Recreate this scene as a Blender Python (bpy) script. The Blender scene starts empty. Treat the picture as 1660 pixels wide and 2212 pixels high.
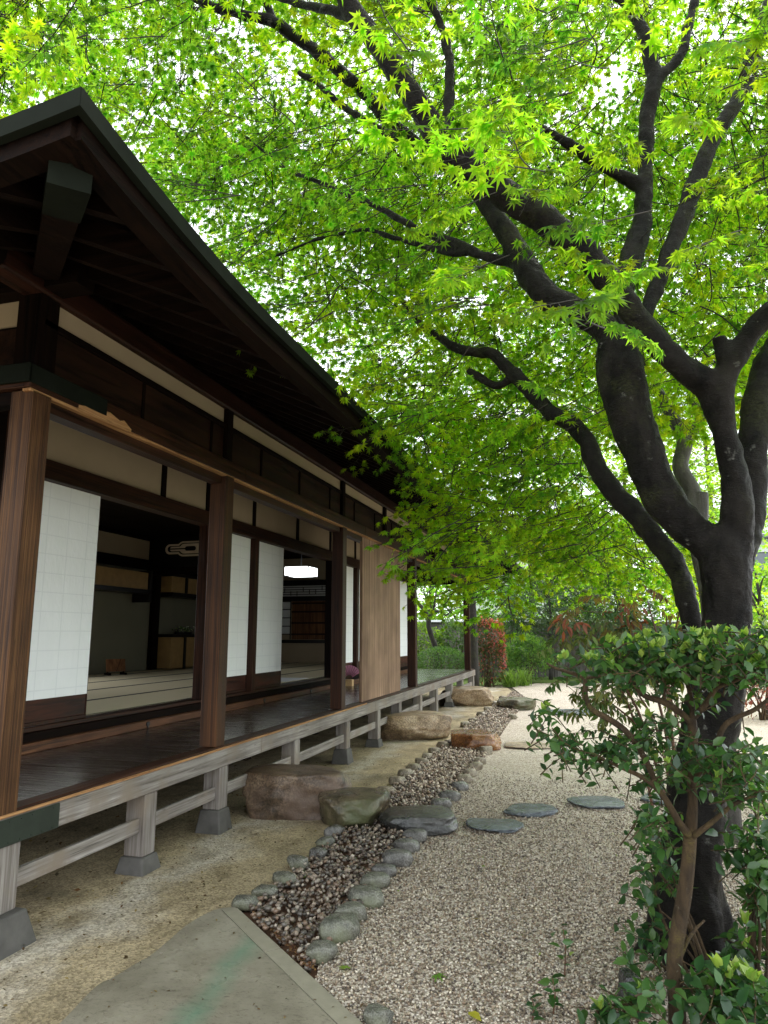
import bpy, bmesh, math, random
import numpy as np
from mathutils import Vector, noise as mnoise
R = math.radians
random.seed(7); rng = np.random.default_rng(7)
scene = bpy.context.scene
col = scene.collection

# ------------------------------------------------------------------ camera
CAM = np.array([0.0, 0.0, 1.5]); TILT = R(9.853); YAW = R(15.918); FPX = 1520.0   # focal length in pixels of a 1660 x 2212 frame
cd = bpy.data.cameras.new('camera'); cam = bpy.data.objects.new('camera', cd); col.objects.link(cam)
cam.location = CAM; cam.rotation_euler = (R(90) + TILT, 0, YAW)
cd.sensor_fit = 'VERTICAL'; cd.sensor_height = 24; cd.lens = 24 * FPX / 2212; cd.clip_end = 500; cd.clip_start = 0.05
scene.camera = cam

# ------------------------------------------------------------------ sky, sun, exposure
SUN_EL, SUN_ROT = R(55), R(28)
w = bpy.data.worlds.new('World'); scene.world = w; w.use_nodes = True
wn = w.node_tree; bg = wn.nodes['Background']
sky = wn.nodes.new('ShaderNodeTexSky'); sky.sky_type = 'NISHITA'; sky.sun_disc = False
sky.sun_elevation = SUN_EL; sky.sun_rotation = SUN_ROT; sky.air_density = 1.0; sky.dust_density = 3.0
mx = wn.nodes.new('ShaderNodeMix'); mx.data_type = 'RGBA'; mx.inputs[0].default_value = 0.85
mx.inputs[7].default_value = (12.0, 12.5, 13.0, 1)            # flat white rain cloud
wn.links.new(sky.outputs[0], mx.inputs[6]); wn.links.new(mx.outputs[2], bg.inputs[0])
bg.inputs[1].default_value = 0.15
sd = bpy.data.lights.new('sun', 'SUN'); so = bpy.data.objects.new('sun', sd); col.objects.link(so)
sd.energy = 1.5; sd.angle = R(14); sd.color = (1.0, 0.97, 0.92)
so.rotation_euler = (R(90) - SUN_EL, 0, R(180) - SUN_ROT)
scene.view_settings.view_transform = 'Standard'; scene.view_settings.look = 'None'
scene.view_settings.exposure = 0.92; scene.view_settings.gamma = 1.0
scene.render.engine = 'CYCLES'
cy = scene.cycles; cy.use_denoising = True; cy.max_bounces = 10; cy.diffuse_bounces = 6; cy.glossy_bounces = 3
cy.transmission_bounces = 6; cy.sample_clamp_indirect = 6.0

# ------------------------------------------------------------------ helpers
FW = np.array([-math.sin(YAW)*math.cos(TILT), math.cos(YAW)*math.cos(TILT), math.sin(TILT)])
RT = np.array([math.cos(YAW), math.sin(YAW), 0.0]); UP = np.cross(RT, FW)
def ray(x, y): return FW*FPX + RT*(x-830) + UP*(1106-y)
def at(x, y, Y):                                   # point of the line of sight lying at distance Y along the house
    r = ray(x, y); return CAM + r*(Y/r[1])
def atd(x, y, d):                                  # at forward depth d
    return CAM + ray(x, y)*(d/FPX)
def G(x, y, z=0.0):                                # where it meets the ground
    r = ray(x, y); return CAM + r*((z-1.5)/r[2])
def proj(P):
    d = np.asarray(P)-CAM; z = d@FW
    return 830+FPX*(d@RT)/z, 1106-FPX*(d@UP)/z, z
def inpoly(x, y, poly):
    x = np.asarray(x); y = np.asarray(y); c = np.zeros(x.shape, bool); n = len(poly)
    for i in range(n):
        x0, y0 = poly[i]; x1, y1 = poly[i-1]
        if y0 == y1: continue
        c ^= ((y0 > y) != (y1 > y)) & (x < (x1-x0)*(y-y0)/(y1-y0)+x0)
    return c

def props(o, label=None, cat=None, group=None, kind=None):
    if label: o['label'] = label
    if cat: o['category'] = cat
    if group: o['group'] = group
    if kind: o['kind'] = kind
    return o
def empty(name, loc, label, cat, group=None):
    o = bpy.data.objects.new(name, None); col.objects.link(o); o.location = loc
    o.empty_display_size = 0.1
    return props(o, label, cat, group)
def root_loc(p):
    while p is not None and p.parent is not None: p = p.parent
    return np.array(p.location) if p is not None else np.zeros(3)
def link(name, me, mat, parent=None, loc=None):
    o = bpy.data.objects.new(name, me); col.objects.link(o)
    if mat is not None: me.materials.append(mat)
    if parent is not None: o.parent = parent
    elif loc is not None: o.location = loc
    return o
def npmesh(name, V, F, mat, parent=None, loc=None, cols=None, smooth=False):
    """V (n,3) world coordinates, F (m,k) faces of one size"""
    V = np.asarray(V, np.float64); F = np.asarray(F, np.int64)
    off = root_loc(parent) if parent is not None else (np.array(loc) if loc is not None else np.zeros(3))
    me = bpy.data.meshes.new(name); n = len(V); m, k = F.shape
    me.vertices.add(n); me.vertices.foreach_set('co', (V-off).astype(np.float32).ravel())
    me.loops.add(m*k); me.loops.foreach_set('vertex_index', F.astype(np.int32).ravel())
    me.polygons.add(m); me.polygons.foreach_set('loop_start', np.arange(0, m*k, k, dtype=np.int32))
    if smooth: me.polygons.foreach_set('use_smooth', np.ones(m, bool))
    me.update(calc_edges=True)
    if cols is not None:
        a = me.color_attributes.new('Col', 'FLOAT_COLOR', 'POINT')
        c4 = np.ones((n, 4), np.float32); c4[:, :3] = cols; a.data.foreach_set('color', c4.ravel())
    return link(name, me, mat, parent, loc)

class MB:
    def __init__(s): s.v = []; s.f = []
    def add(s, V, F):
        b = len(s.v); s.v += [tuple(map(float, p)) for p in V]; s.f += [tuple(b+i for i in f) for f in F]; return s
    def box(s, x0, x1, y0, y1, z0, z1, b=0.004):
        c = np.array([(x0+x1)/2, (y0+y1)/2, (z0+z1)/2]); h = np.array([abs(x1-x0), abs(y1-y0), abs(z1-z0)])/2
        b = min(b, h.min()*0.45); idx = {}; V = []
        for sx in (-1, 1):
            for sy in (-1, 1):
                for sz in (-1, 1):
                    sg = np.array([sx, sy, sz])
                    for ax in range(3):
                        e = h-b; e[ax] = h[ax]; idx[(sx, sy, sz, ax)] = len(V); V.append(c+sg*e)
        F = []
        for ax in range(3):
            o = [a for a in range(3) if a != ax]
            for sg in (-1, 1):
                q = []
                for (p, r) in ((-1, -1), (1, -1), (1, 1), (-1, 1)):
                    k = [0, 0, 0]; k[ax] = sg; k[o[0]] = p; k[o[1]] = r; q.append(idx[(*k, ax)])
                F.append(q)
            for p in (-1, 1):
                for r in (-1, 1):
                    k0 = [0, 0, 0]; k1 = [0, 0, 0]; k0[ax] = -1; k1[ax] = 1
                    for k in (k0, k1): k[o[0]] = p; k[o[1]] = r
                    F.append([idx[(*k0, o[0])], idx[(*k1, o[0])], idx[(*k1, o[1])], idx[(*k0, o[1])]])
        for sx in (-1, 1):
            for sy in (-1, 1):
                for sz in (-1, 1): F.append([idx[(sx, sy, sz, a)] for a in range(3)])
        return s.add(V, F)
    def bar(s, p0, p1, w, h, up=(0, 0, 1)):
        """rectangular bar between two points, w across, h along up"""
        p0 = np.array(p0, float); p1 = np.array(p1, float); d = p1-p0; d /= np.linalg.norm(d)
        sd_ = np.cross(d, up); sd_ /= np.linalg.norm(sd_); u = np.cross(sd_, d)
        V = [p+sd_*a*w/2+u*c*h/2 for p in (p0, p1) for a, c in ((-1, -1), (1, -1), (1, 1), (-1, 1))]
        return s.add(V, [(0, 1, 2, 3), (4, 5, 6, 7), (0, 1, 5, 4), (1, 2, 6, 5), (2, 3, 7, 6), (3, 0, 4, 7)])
    def sweep(s, pts, offs):
        """closed section given as (k,3) offsets, swept along pts"""
        k = len(offs); V = [np.array(p)+np.array(o) for p in pts for o in offs]; F = []
        for i in range(len(pts)-1):
            for j in range(k): F.append((i*k+j, i*k+(j+1) % k, (i+1)*k+(j+1) % k, (i+1)*k+j))
        F.append(tuple(range(k))); F.append(tuple(range((len(pts)-1)*k, len(pts)*k)))
        return s.add(V, F)
    def tube(s, pts, rad, k=8, wob=0.0):
        pts = [np.array(p, float) for p in pts]; n = len(pts); V = []; F = []; ref = None
        for i, p in enumerate(pts):
            d = pts[min(i+1, n-1)]-pts[max(i-1, 0)]; d /= np.linalg.norm(d)+1e-9
            if ref is None: ref = np.cross(d, (0.31, 0.87, 0.2)); 
            a = ref-d*(ref@d); a /= np.linalg.norm(a)+1e-9; b = np.cross(d, a); ref = a
            for j in range(k):
                t = 2*math.pi*j/k; r = rad[i]*(1+wob*mnoise.noise(Vector(p*3)+Vector((math.cos(t), math.sin(t), 0))*0.9))
                V.append(p+(a*math.cos(t)+b*math.sin(t))*r)
        for i in range(n-1):
            for j in range(k): F.append((i*k+j, i*k+(j+1) % k, (i+1)*k+(j+1) % k, (i+1)*k+j))
        F.append(tuple(range(k))); F.append(tuple((n-1)*k+j for j in range(k)))
        return s.add(V, F)
    def build(s, name, mat, parent=None, loc=None, smooth=False):
        off = root_loc(parent) if parent is not None else (np.array(loc) if loc is not None else np.zeros(3))
        me = bpy.data.meshes.new(name)
        me.from_pydata([tuple(np.array(p)-off) for p in s.v], [], s.f)
        bm = bmesh.new(); bm.from_mesh(me); bmesh.ops.recalc_face_normals(bm, faces=bm.faces); bm.to_mesh(me); bm.free()
        if smooth: me.polygons.foreach_set('use_smooth', np.ones(len(me.polygons), bool))
        return link(name, me, mat, parent, loc)
def box(name, mat, parent, *a, **k): return MB().box(*a, **k).build(name, mat, parent)

def spline(pts, n=6):
    """Catmull-Rom through rows of any width"""
    P = np.array(pts, float)
    if len(P) < 3: return np.array([P[0]+(P[-1]-P[0])*t for t in np.linspace(0, 1, n+1)])
    Q = np.vstack([2*P[0]-P[1], P, 2*P[-1]-P[-2]]); out = []
    for i in range(1, len(Q)-2):
        a, b, c, d = Q[i-1:i+3]
        for t in np.arange(n)/n:
            out.append(0.5*((2*b)+(-a+c)*t+(2*a-5*b+4*c-d)*t*t+(-a+3*b-3*c+d)*t**3))
    out.append(P[-1]); return np.array(out)

# ------------------------------------------------------------------ materials
class NT:
    def __init__(s, name):
        s.m = bpy.data.materials.new(name); s.m.use_nodes = True; s.t = s.m.node_tree
        s.b = s.t.nodes['Principled BSDF']; s.out = s.t.nodes['Material Output']
        s.co = s.n('ShaderNodeTexCoord').outputs['Object']
    def n(s, k, **kw):
        o = s.t.nodes.new(k)
        for a, v in kw.items(): setattr(o, a, v)
        return o
    def l(s, a, b): s.t.links.new(a, b)
    def mapping(s, scale, src=None):
        m = s.n('ShaderNodeMapping'); m.inputs['Scale'].default_value = scale; s.l(src or s.co, m.inputs[0]); return m.outputs[0]
    def noise(s, scale, vec=None, detail=4, rough=0.55, dist=0.0):
        o = s.n('ShaderNodeTexNoise'); o.inputs['Scale'].default_value = scale; o.inputs['Detail'].default_value = detail
        o.inputs['Roughness'].default_value = rough; o.inputs['Distortion'].default_value = dist
        s.l(vec or s.co, o.inputs['Vector']); return o.outputs['Fac']
    def ramp(s, fac, stops):
        o = s.n('ShaderNodeValToRGB'); e = o.color_ramp.elements
        while len(e) < len(stops): e.new(0.5)
        for el, (p, c) in zip(e, stops): el.position = p; el.color = (*c, 1) if len(c) == 3 else c
        s.l(fac, o.inputs[0]); return o.outputs[0]
    def mix(s, fac, a, b, mode='MIX'):
        o = s.n('ShaderNodeMix', data_type='RGBA', blend_type=mode)
        for i, v in ((0, fac), (6, a), (7, b)):
            if isinstance(v, (int, float)): o.inputs[i].default_value = v
            elif isinstance(v, tuple): o.inputs[i].default_value = (*v, 1)
            else: s.l(v, o.inputs[i])
        return o.outputs[2]
    def math(s, op, a, b=0.0):
        o = s.n('ShaderNodeMath', operation=op)
        for i, v in ((0, a), (1, b)):
            if isinstance(v, (int, float)): o.inputs[i].default_value = v
            else: s.l(v, o.inputs[i])
        return o.outputs[0]
    def bump(s, h, strength=0.5, dist=0.01, normal=None):
        o = s.n('ShaderNodeBump'); o.inputs['Strength'].default_value = strength; o.inputs['Distance'].default_value = dist
        s.l(h, o.inputs['Height'])
        if normal is not None: s.l(normal, o.inputs['Normal'])
        s.l(o.outputs[0], s.b.inputs['Normal']); return o.outputs[0]
    def color(s, c):
        if isinstance(c, tuple): s.b.inputs['Base Color'].default_value = (*c, 1)
        else: s.l(c, s.b.inputs['Base Color'])
    def rough(s, r, spec=None):
        if isinstance(r, (int, float)): s.b.inputs['Roughness'].default_value = r
        else: s.l(r, s.b.inputs['Roughness'])
        if spec is not None: s.b.inputs['Specular IOR Level'].default_value = spec

def wood(name, dark, light, axis, cross=22.0, along=0.9, rough=0.6, bump=0.35, spec=0.18, blot=None, planks=None):
    t = NT(name); sc = [cross]*3; sc[axis] = along
    v = t.mapping(tuple(sc)); g1 = t.noise(1.0, v, 7, 0.6, 1.2)
    sc2 = [cross*3.3]*3; sc2[axis] = along*2.2; g2 = t.noise(1.0, t.mapping(tuple(sc2)), 4, 0.6, 0.4)
    g = t.math('ADD', t.math('MULTIPLY', g1, 0.6), t.math('MULTIPLY', g2, 0.4))
    c = t.ramp(g, [(0.38, dark), (0.50, tuple(0.45*a+0.55*b for a, b in zip(dark, light))), (0.60, light)])
    big = t.noise(1.7, None, 3); c = t.mix(t.ramp(big, [(0.35, (0, 0, 0)), (0.7, (1, 1, 1))]), t.mix(1.0, c, (0.62, 0.6, 0.6), 'MULTIPLY'), c)
    sc3 = [cross*1.1]*3; sc3[axis] = along*0.7; vn = t.noise(1.0, t.mapping(tuple(sc3)), 3, 0.55, 0.8)     # drying checks: hair-thin dark lines along the grain
    ck = t.ramp(t.math('ABSOLUTE', t.math('SUBTRACT', vn, 0.53)), [(0.004, (1, 1, 1)), (0.016, (0, 0, 0))]); ck = t.math('MULTIPLY', ck, t.ramp(t.noise(2.4, None, 3), [(0.42, (0, 0, 0)), (0.58, (0.8, 0.8, 0.8))]))
    c = t.mix(ck, c, tuple(x*0.35 for x in dark)); g = t.math('SUBTRACT', g, t.math('MULTIPLY', ck, 0.5))
    if blot: c = t.mix(t.ramp(t.noise(3.1, None, 5), [(0.5, (0, 0, 0)), (0.68, (1, 1, 1))]), c, blot)
    if planks:                                                   # board joints: (axis across the boards, width)
        ax, wd = planks; sp = t.n('ShaderNodeSeparateXYZ'); t.l(t.co, sp.inputs[0])
        q = t.math('DIVIDE', sp.outputs[ax], wd); fr = t.math('FRACT', q)
        j = t.math('LESS_THAN', fr, 0.035)
        wn_ = t.n('ShaderNodeTexWhiteNoise', noise_dimensions='1D'); t.l(t.math('FLOOR', q), wn_.inputs['W'])
        c = t.mix(t.math('MULTIPLY', wn_.outputs['Value'], 0.55), c, t.mix(1.0, c, (0.45, 0.42, 0.4), 'MULTIPLY'))
        c = t.mix(j, c, tuple(x*0.25 for x in dark))
        g = t.math('SUBTRACT', g, t.math('MULTIPLY', j, 1.5))
    t.color(c); t.rough(t.ramp(g, [(0.3, (rough-0.12,)*3), (0.7, (rough+0.15,)*3)]), spec)
    t.bump(g, bump, 0.006); return t.m
M = {}
for ax, nm in enumerate('xyz'):
    M['dark_'+nm] = wood('dark_timber_'+nm, (0.003, 0.0018, 0.0013), (0.014, 0.007, 0.0045), ax, rough=0.7, spec=0.06)
    M['red_'+nm] = wood('red_brown_timber_'+nm, (0.010, 0.0038, 0.0022), (0.066, 0.025, 0.0115), ax, cross=34, rough=0.5)
    M['grey_'+nm] = wood('weathered_timber_'+nm, (0.15, 0.13, 0.11), (0.36, 0.335, 0.305), ax, cross=26, rough=0.75, bump=0.3, blot=(0.20, 0.165, 0.13))
M['redk_y'] = wood('smoky_red_timber', (0.008, 0.003, 0.002), (0.050, 0.017, 0.009), 1, cross=34, rough=0.55)
M['post_z'] = wood('brushed_cedar_post', (0.010, 0.004, 0.002), (0.100, 0.042, 0.016), 2, cross=62, along=0.5, rough=0.55, bump=0.9)
M['corner_z'] = wood('brushed_cedar_corner', (0.018, 0.006, 0.003), (0.165, 0.08, 0.032), 2, cross=58, along=0.5, rough=0.55, bump=0.9)
M['sill_y'] = wood('lit_tone_sill', (0.03, 0.012, 0.006), (0.22, 0.10, 0.05), 1, cross=46, rough=0.5)  # red timber made lighter so the sill looks lit; the light is in the colour
M['gold_y'] = wood('split_cedar_edge', (0.25, 0.11, 0.04), (0.62, 0.36, 0.16), 1, cross=40, rough=0.6)
M['floor'] = wood('wet_veranda_boards', (0.022, 0.016, 0.014), (0.10, 0.078, 0.066), 0, cross=34, along=1.5, rough=0.22, bump=0.12, spec=0.75, planks=(1, 0.135))
M['shutter'] = wood('pale_cedar_shutter', (0.19, 0.11, 0.07), (0.46, 0.31, 0.21), 2, cross=24, along=0.5, rough=0.7, bump=0.3, planks=(1, 0.24))
M['panel'] = wood('brown_board_panel', (0.008, 0.004, 0.0025), (0.042, 0.018, 0.009), 1, cross=7, along=0.5, rough=0.6)
M['kick'] = wood('shoji_kick_board', (0.02, 0.007, 0.004), (0.09, 0.032, 0.018), 1, cross=14, along=1.2, rough=0.5)
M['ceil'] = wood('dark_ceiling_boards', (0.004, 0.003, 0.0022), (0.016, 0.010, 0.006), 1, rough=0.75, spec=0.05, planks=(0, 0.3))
M['cedar_door'] = wood('cedar_door', (0.12, 0.045, 0.016), (0.36, 0.17, 0.07), 2, cross=14, rough=0.5, planks=(0, 0.17))
M['fence'] = wood('grey_board_fence', (0.10, 0.095, 0.09), (0.24, 0.225, 0.205), 2, cross=9, rough=0.85, planks=(0, 0.22))

def flat(name, c, rough=0.8, spec=0.3, var=0.25, scale=6.0, bump=0.0, bscale=120.0, metal=0.0):
    t = NT(name); n1 = t.noise(scale, None, 5)
    t.color(t.mix(n1, tuple(x*(1-var) for x in c), tuple(min(1, x*(1+var)) for x in c))); t.rough(rough, spec)
    t.b.inputs['Metallic'].default_value = metal
    if bump: t.bump(t.noise(bscale, None, 3), bump, 0.004)
    return t.m
M['plaster'] = flat('sand_plaster', (0.46, 0.37, 0.25), 0.9, 0.2, 0.12, 2.0, 0.5, 260)
M['room_wall'] = flat('olive_room_plaster', (0.22, 0.21, 0.15), 0.9, 0.2, 0.15, 2.0, 0.3, 260)
M['copper_dark'] = flat('blackened_copper', (0.010, 0.0125, 0.009), 0.75, 0.04, 0.5, 6.0, 0.2, 30)
M['copper'] = flat('green_black_copper', (0.022, 0.029, 0.021), 0.5, 0.2, 0.45, 7.0, 0.2, 30)
M['gold'] = flat('gold_paper', (0.42, 0.26, 0.10), 0.5, 0.4, 0.3, 9)
M['lacquer'] = flat('black_lacquer', (0.008, 0.006, 0.005), 0.35)
M['iron'] = flat('dark_iron', (0.02, 0.02, 0.022), 0.5)
M['white'] = flat('white_board', (0.75, 0.76, 0.76), 0.7, 0.3, 0.05)
M['tatami_edge'] = flat('tatami_cloth_edge', (0.012, 0.010, 0.010), 0.8)
M['foot'] = flat('dark_foot_stone', (0.078, 0.074, 0.067), 0.7, 0.3, 0.6, 9, 0.5, 90)
M['cream'] = flat('cream_paper', (0.75, 0.62, 0.48), 0.8)
M['light_wood'] = flat('light_wood', (0.60, 0.40, 0.20), 0.6)
M['pink'] = flat('pink_paper', (0.72, 0.32, 0.48), 0.7)

def paper():
    t = NT('shoji_paper'); sp = t.n('ShaderNodeSeparateXYZ'); t.l(t.co, sp.inputs[0])
    # laths behind the paper show through as a faint grid
    def line(o, wd, th):
        return t.math('LESS_THAN', t.math('FRACT', t.math('DIVIDE', o, wd)), th)
    g = t.math('MAXIMUM', line(sp.outputs[1], 0.235, 0.045), line(sp.outputs[2], 0.152, 0.06))
    n1 = t.noise(9, t.mapping((1, 1.6, 0.5)), 4, 0.6, 0.8)
    c = t.mix(n1, (0.84, 0.88, 0.865), (0.93, 0.955, 0.95)); c = t.mix(g, c, t.mix(1.0, c, (0.92, 0.925, 0.93), 'MULTIPLY'))
    t.color(c); t.rough(0.85, 0.15); t.bump(t.math('ADD', t.math('MULTIPLY', g, 0.4), t.noise(14, t.mapping((1, 2, .6)), 3, .6, 1.0)), 0.45, 0.010)
    return t.m
M['paper'] = paper()
def tatami():
    t = NT('tatami_mat'); v = t.mapping((260, 30, 30)); n1 = t.noise(1, v, 3)
    t.color(t.mix(n1, (0.66, 0.56, 0.36), (0.80, 0.70, 0.48))); t.rough(0.55, 0.35); t.bump(n1, 0.2, 0.002); return t.m
M['tatami'] = tatami()
def lamp_mat():
    t = NT('lit_lamp_panel'); t.color((0.9, 0.9, 0.9)); t.b.inputs['Emission Color'].default_value = (0.94, 1, 1, 1)
    t.b.inputs['Emission Strength'].default_value = 1.8; return t.m
M['lamp'] = lamp_mat()

def rock(name, c1, c2, c3, rough=0.5, spec=0.5, scale=5.0, moss=None, bump=0.7):
    t = NT(name); n1 = t.noise(scale, None, 8, 0.62, 0.5); n2 = t.noise(scale*11, None, 4, 0.7)
    c = t.ramp(n1, [(0.32, c1), (0.52, c2), (0.72, c3)])
    c = t.mix(t.ramp(n2, [(0.40, (0, 0, 0)), (0.62, (1, 1, 1))]), t.mix(1.0, c, (0.36, 0.34, 0.32), 'MULTIPLY'), c)
    if moss: c = t.mix(t.ramp(t.noise(2.3, None, 6), [(0.48, (0, 0, 0)), (0.66, (1, 1, 1))]), c, moss)
    t.color(c); t.rough(t.ramp(t.noise(2.0, None, 3), [(0.4, (max(0.12, rough-0.22),)*3), (0.65, (rough+0.12,)*3)]), spec)
    t.bump(t.math('ADD', n1, t.math('MULTIPLY', n2, 0.35)), bump, 0.02); return t.m
M['rock_red'] = rock('red_granite', (0.055, 0.040, 0.027), (0.16, 0.105, 0.065), (0.30, 0.22, 0.145), 0.5, moss=(0.11, 0.072, 0.05))
M['rock_brown'] = rock('brown_green_rock', (0.05, 0.05, 0.035), (0.155, 0.12, 0.075), (0.27, 0.21, 0.14), 0.40, moss=(0.075, 0.085, 0.035))
M['rock_dark'] = rock('dark_wet_rock', (0.018, 0.019, 0.019), (0.055, 0.056, 0.054), (0.13, 0.125, 0.115), 0.30, 0.6)
M['rock_slate'] = rock('wet_slate', (0.024, 0.033, 0.042), (0.078, 0.10, 0.122), (0.22, 0.255, 0.295), 0.22, 0.8, scale=14, bump=1.0)  # bluish sky reflection of the wet tops is put into these tones
M['rock_tan'] = rock('tan_granite', (0.20, 0.135, 0.075), (0.42, 0.30, 0.185), (0.60, 0.49, 0.345), 0.5)
M['rock_orange'] = rock('orange_wet_rock', (0.085, 0.028, 0.010), (0.25, 0.095, 0.030), (0.42, 0.22, 0.09), 0.22, 0.7)
M['cob_green'] = rock('green_grey_cobble', (0.07, 0.075, 0.06), (0.19, 0.19, 0.155), (0.34, 0.335, 0.28), 0.34, scale=12, moss=(0.13, 0.14, 0.075))
M['cob_grey'] = rock('grey_cobble', (0.06, 0.06, 0.058), (0.17, 0.165, 0.15), (0.36, 0.35, 0.33), 0.30, scale=11)
M['cob_tan'] = rock('tan_cobble', (0.17, 0.14, 0.095), (0.33, 0.28, 0.20), (0.48, 0.43, 0.34), 0.5, scale=9)

def vcol(name, rough=0.6, spec=0.4, trans=0.0, tcol=None, bump=0.0, bscale=200, coat=0.0):
    """per-piece colour from the mesh attribute; trans adds light passing through (leaves)"""
    t = NT(name); a = t.n('ShaderNodeVertexColor', layer_name='Col').outputs[0]
    t.color(a); t.rough(rough, spec)
    if coat: t.b.inputs['Coat Weight'].default_value = coat; t.b.inputs['Coat Roughness'].default_value = 0.2
    if bump: t.bump(t.noise(bscale, None, 3), bump, 0.002)
    if trans:
        tr = t.n('ShaderNodeBsdfTranslucent'); ms = t.n('ShaderNodeMixShader'); ms.inputs[0].default_value = trans
        t.l(t.mix(1.0, a, tcol, 'MULTIPLY'), tr.inputs[0])
        t.l(t.b.outputs[0], ms.inputs[1]); t.l(tr.outputs[0], ms.inputs[2]); t.l(ms.outputs[0], t.out.inputs[0])
    return t.m
M['maple_leaf'] = vcol('maple_leaf', 0.5, 0.25, 0.82, (3.7, 4.2, 1.6))
M['far_leaf'] = vcol('far_leaf', 0.5, 0.3, 0.78, (3.9, 4.35, 2.0))
M['camellia_leaf'] = vcol('glossy_leaf', 0.30, 0.42, 0.25, (2.6, 3.2, 1.0), coat=0.0)
M['soft_leaf'] = vcol('soft_leaf', 0.45, 0.35, 0.4, (2.5, 2.8, 1.2))
M['pebble'] = vcol('wet_pebble', 0.42, 0.55, bump=0.3, bscale=160)
M['gravel'] = vcol('gravel_grain', 0.55, 0.45)

def bark(name, c1, c2, spot, rough=0.42, scale=1.0, spec=0.3):
    t = NT(name); n1 = t.noise(7*scale, t.mapping((1, 1, 0.45)), 7, 0.65, 0.6); n2 = t.noise(46*scale, t.mapping((1, 1, 2.6)), 5, 0.7, 0.8)
    c = t.ramp(n1, [(0.35, c1), (0.68, c2)])
    s1 = t.ramp(t.noise(13*scale, None, 4, 0.6), [(0.66, (0, 0, 0)), (0.71, (1, 1, 1))])
    c = t.mix(t.math('MULTIPLY', s1, t.ramp(n2, [(0.4, (0, 0, 0)), (0.6, (1, 1, 1))])), c, spot)
    c = t.mix(t.math('MULTIPLY', t.ramp(t.noise(2.6*scale, None, 6, 0.7), [(0.52, (0, 0, 0)), (0.66, (1, 1, 1))]), t.ramp(n2, [(0.42, (0, 0, 0)), (0.55, (0.8, 0.8, 0.8))])), c, tuple(x*m for x, m in zip(c2, (1.5, 1.9, 0.9))))
    t.color(c); t.rough(t.ramp(n1, [(0.3, (rough-0.1,)*3), (0.7, (rough+0.2,)*3)]), spec)
    t.bump(t.math('ADD', t.math('MULTIPLY', n1, 0.9), t.math('MULTIPLY', n2, 0.7)), 1.0, 0.02); return t.m
M['bark'] = bark('wet_maple_bark', (0.0035, 0.0032, 0.003), (0.021, 0.018, 0.0155), (0.13, 0.13, 0.115), 0.36, 1.0, 0.09)
M['bark_grey'] = bark('grey_bark', (0.05, 0.048, 0.043), (0.13, 0.122, 0.11), (0.32, 0.32, 0.29))
M['bark_brown'] = bark('brown_shrub_bark', (0.035, 0.022, 0.011), (0.115, 0.074, 0.036), (0.2, 0.18, 0.14), 0.6, 3.0)
M['bark_dark'] = bark('dark_far_bark', (0.015, 0.014, 0.012), (0.05, 0.045, 0.038), (0.12, 0.12, 0.11), 0.7)
M['twig'] = flat('dark_twig', (0.022, 0.017, 0.013), 0.6)
M['cane'] = flat('red_brown_cane', (0.09, 0.045, 0.025), 0.6)

def sand():
    t = NT('damp_sand'); n1 = t.noise(1.1, None, 7, 0.6, 0.4); n2 = t.noise(160, None, 3, 0.7); n3 = t.noise(5.5, t.mapping((1.4, 0.6, 1)), 5, 0.6)
    c = t.ramp(n1, [(0.30, (0.14, 0.115, 0.07)), (0.46, (0.27, 0.22, 0.135)), (0.58, (0.36, 0.295, 0.185)), (0.72, (0.33, 0.285, 0.205))])
    sx = t.n('ShaderNodeSeparateXYZ'); t.l(t.co, sx.inputs[0])
    wx = t.math('ADD', sx.outputs[0], t.math('MULTIPLY', t.math('SUBTRACT', t.noise(1.6, None, 6, 0.65), 0.5), 1.1))       # washed pale grit along the drip line
    grit = t.ramp(t.math('ABSOLUTE', t.math('ADD', wx, 2.62)), [(0.0, (0.65, 0.65, 0.65)), (0.26, (0, 0, 0))])
    c = t.mix(grit, c, (0.47, 0.44, 0.38))
    c = t.mix(t.ramp(n3, [(0.5, (0, 0, 0)), (0.72, (1, 1, 1))]), c, t.mix(1.0, c, (0.62, 0.60, 0.55), 'MULTIPLY'))
    v = t.n('ShaderNodeTexVoronoi'); v.inputs['Scale'].default_value = 95; t.l(t.co, v.inputs['Vector'])
    sp = t.n('ShaderNodeSeparateColor'); t.l(v.outputs['Color'], sp.inputs[0])
    c = t.mix(t.ramp(sp.outputs[0], [(0.2, (0.55, 0.5, 0.45)), (0.8, (1.25, 1.22, 1.15))]), c, c)
    c = t.mix(1.0, c, t.ramp(sp.outputs[0], [(0.0, (0.60, 0.57, 0.53)), (0.5, (1, 1, 1)), (1.0, (1.4, 1.38, 1.33))]), 'MULTIPLY')
    red = t.ramp(t.noise(2.2, None, 8, 0.75), [(0.66, (0, 0, 0)), (0.74, (1, 1, 1))])
    c = t.mix(t.math('MULTIPLY', red, 0.5), c, (0.12, 0.055, 0.03))
    t.color(c); t.rough(0.75, 0.3); t.bump(t.math('ADD', n2, t.math('MULTIPLY', v.outputs['Distance'], 0.6)), 0.6, 0.006); return t.m
M['sand'] = sand()
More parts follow.
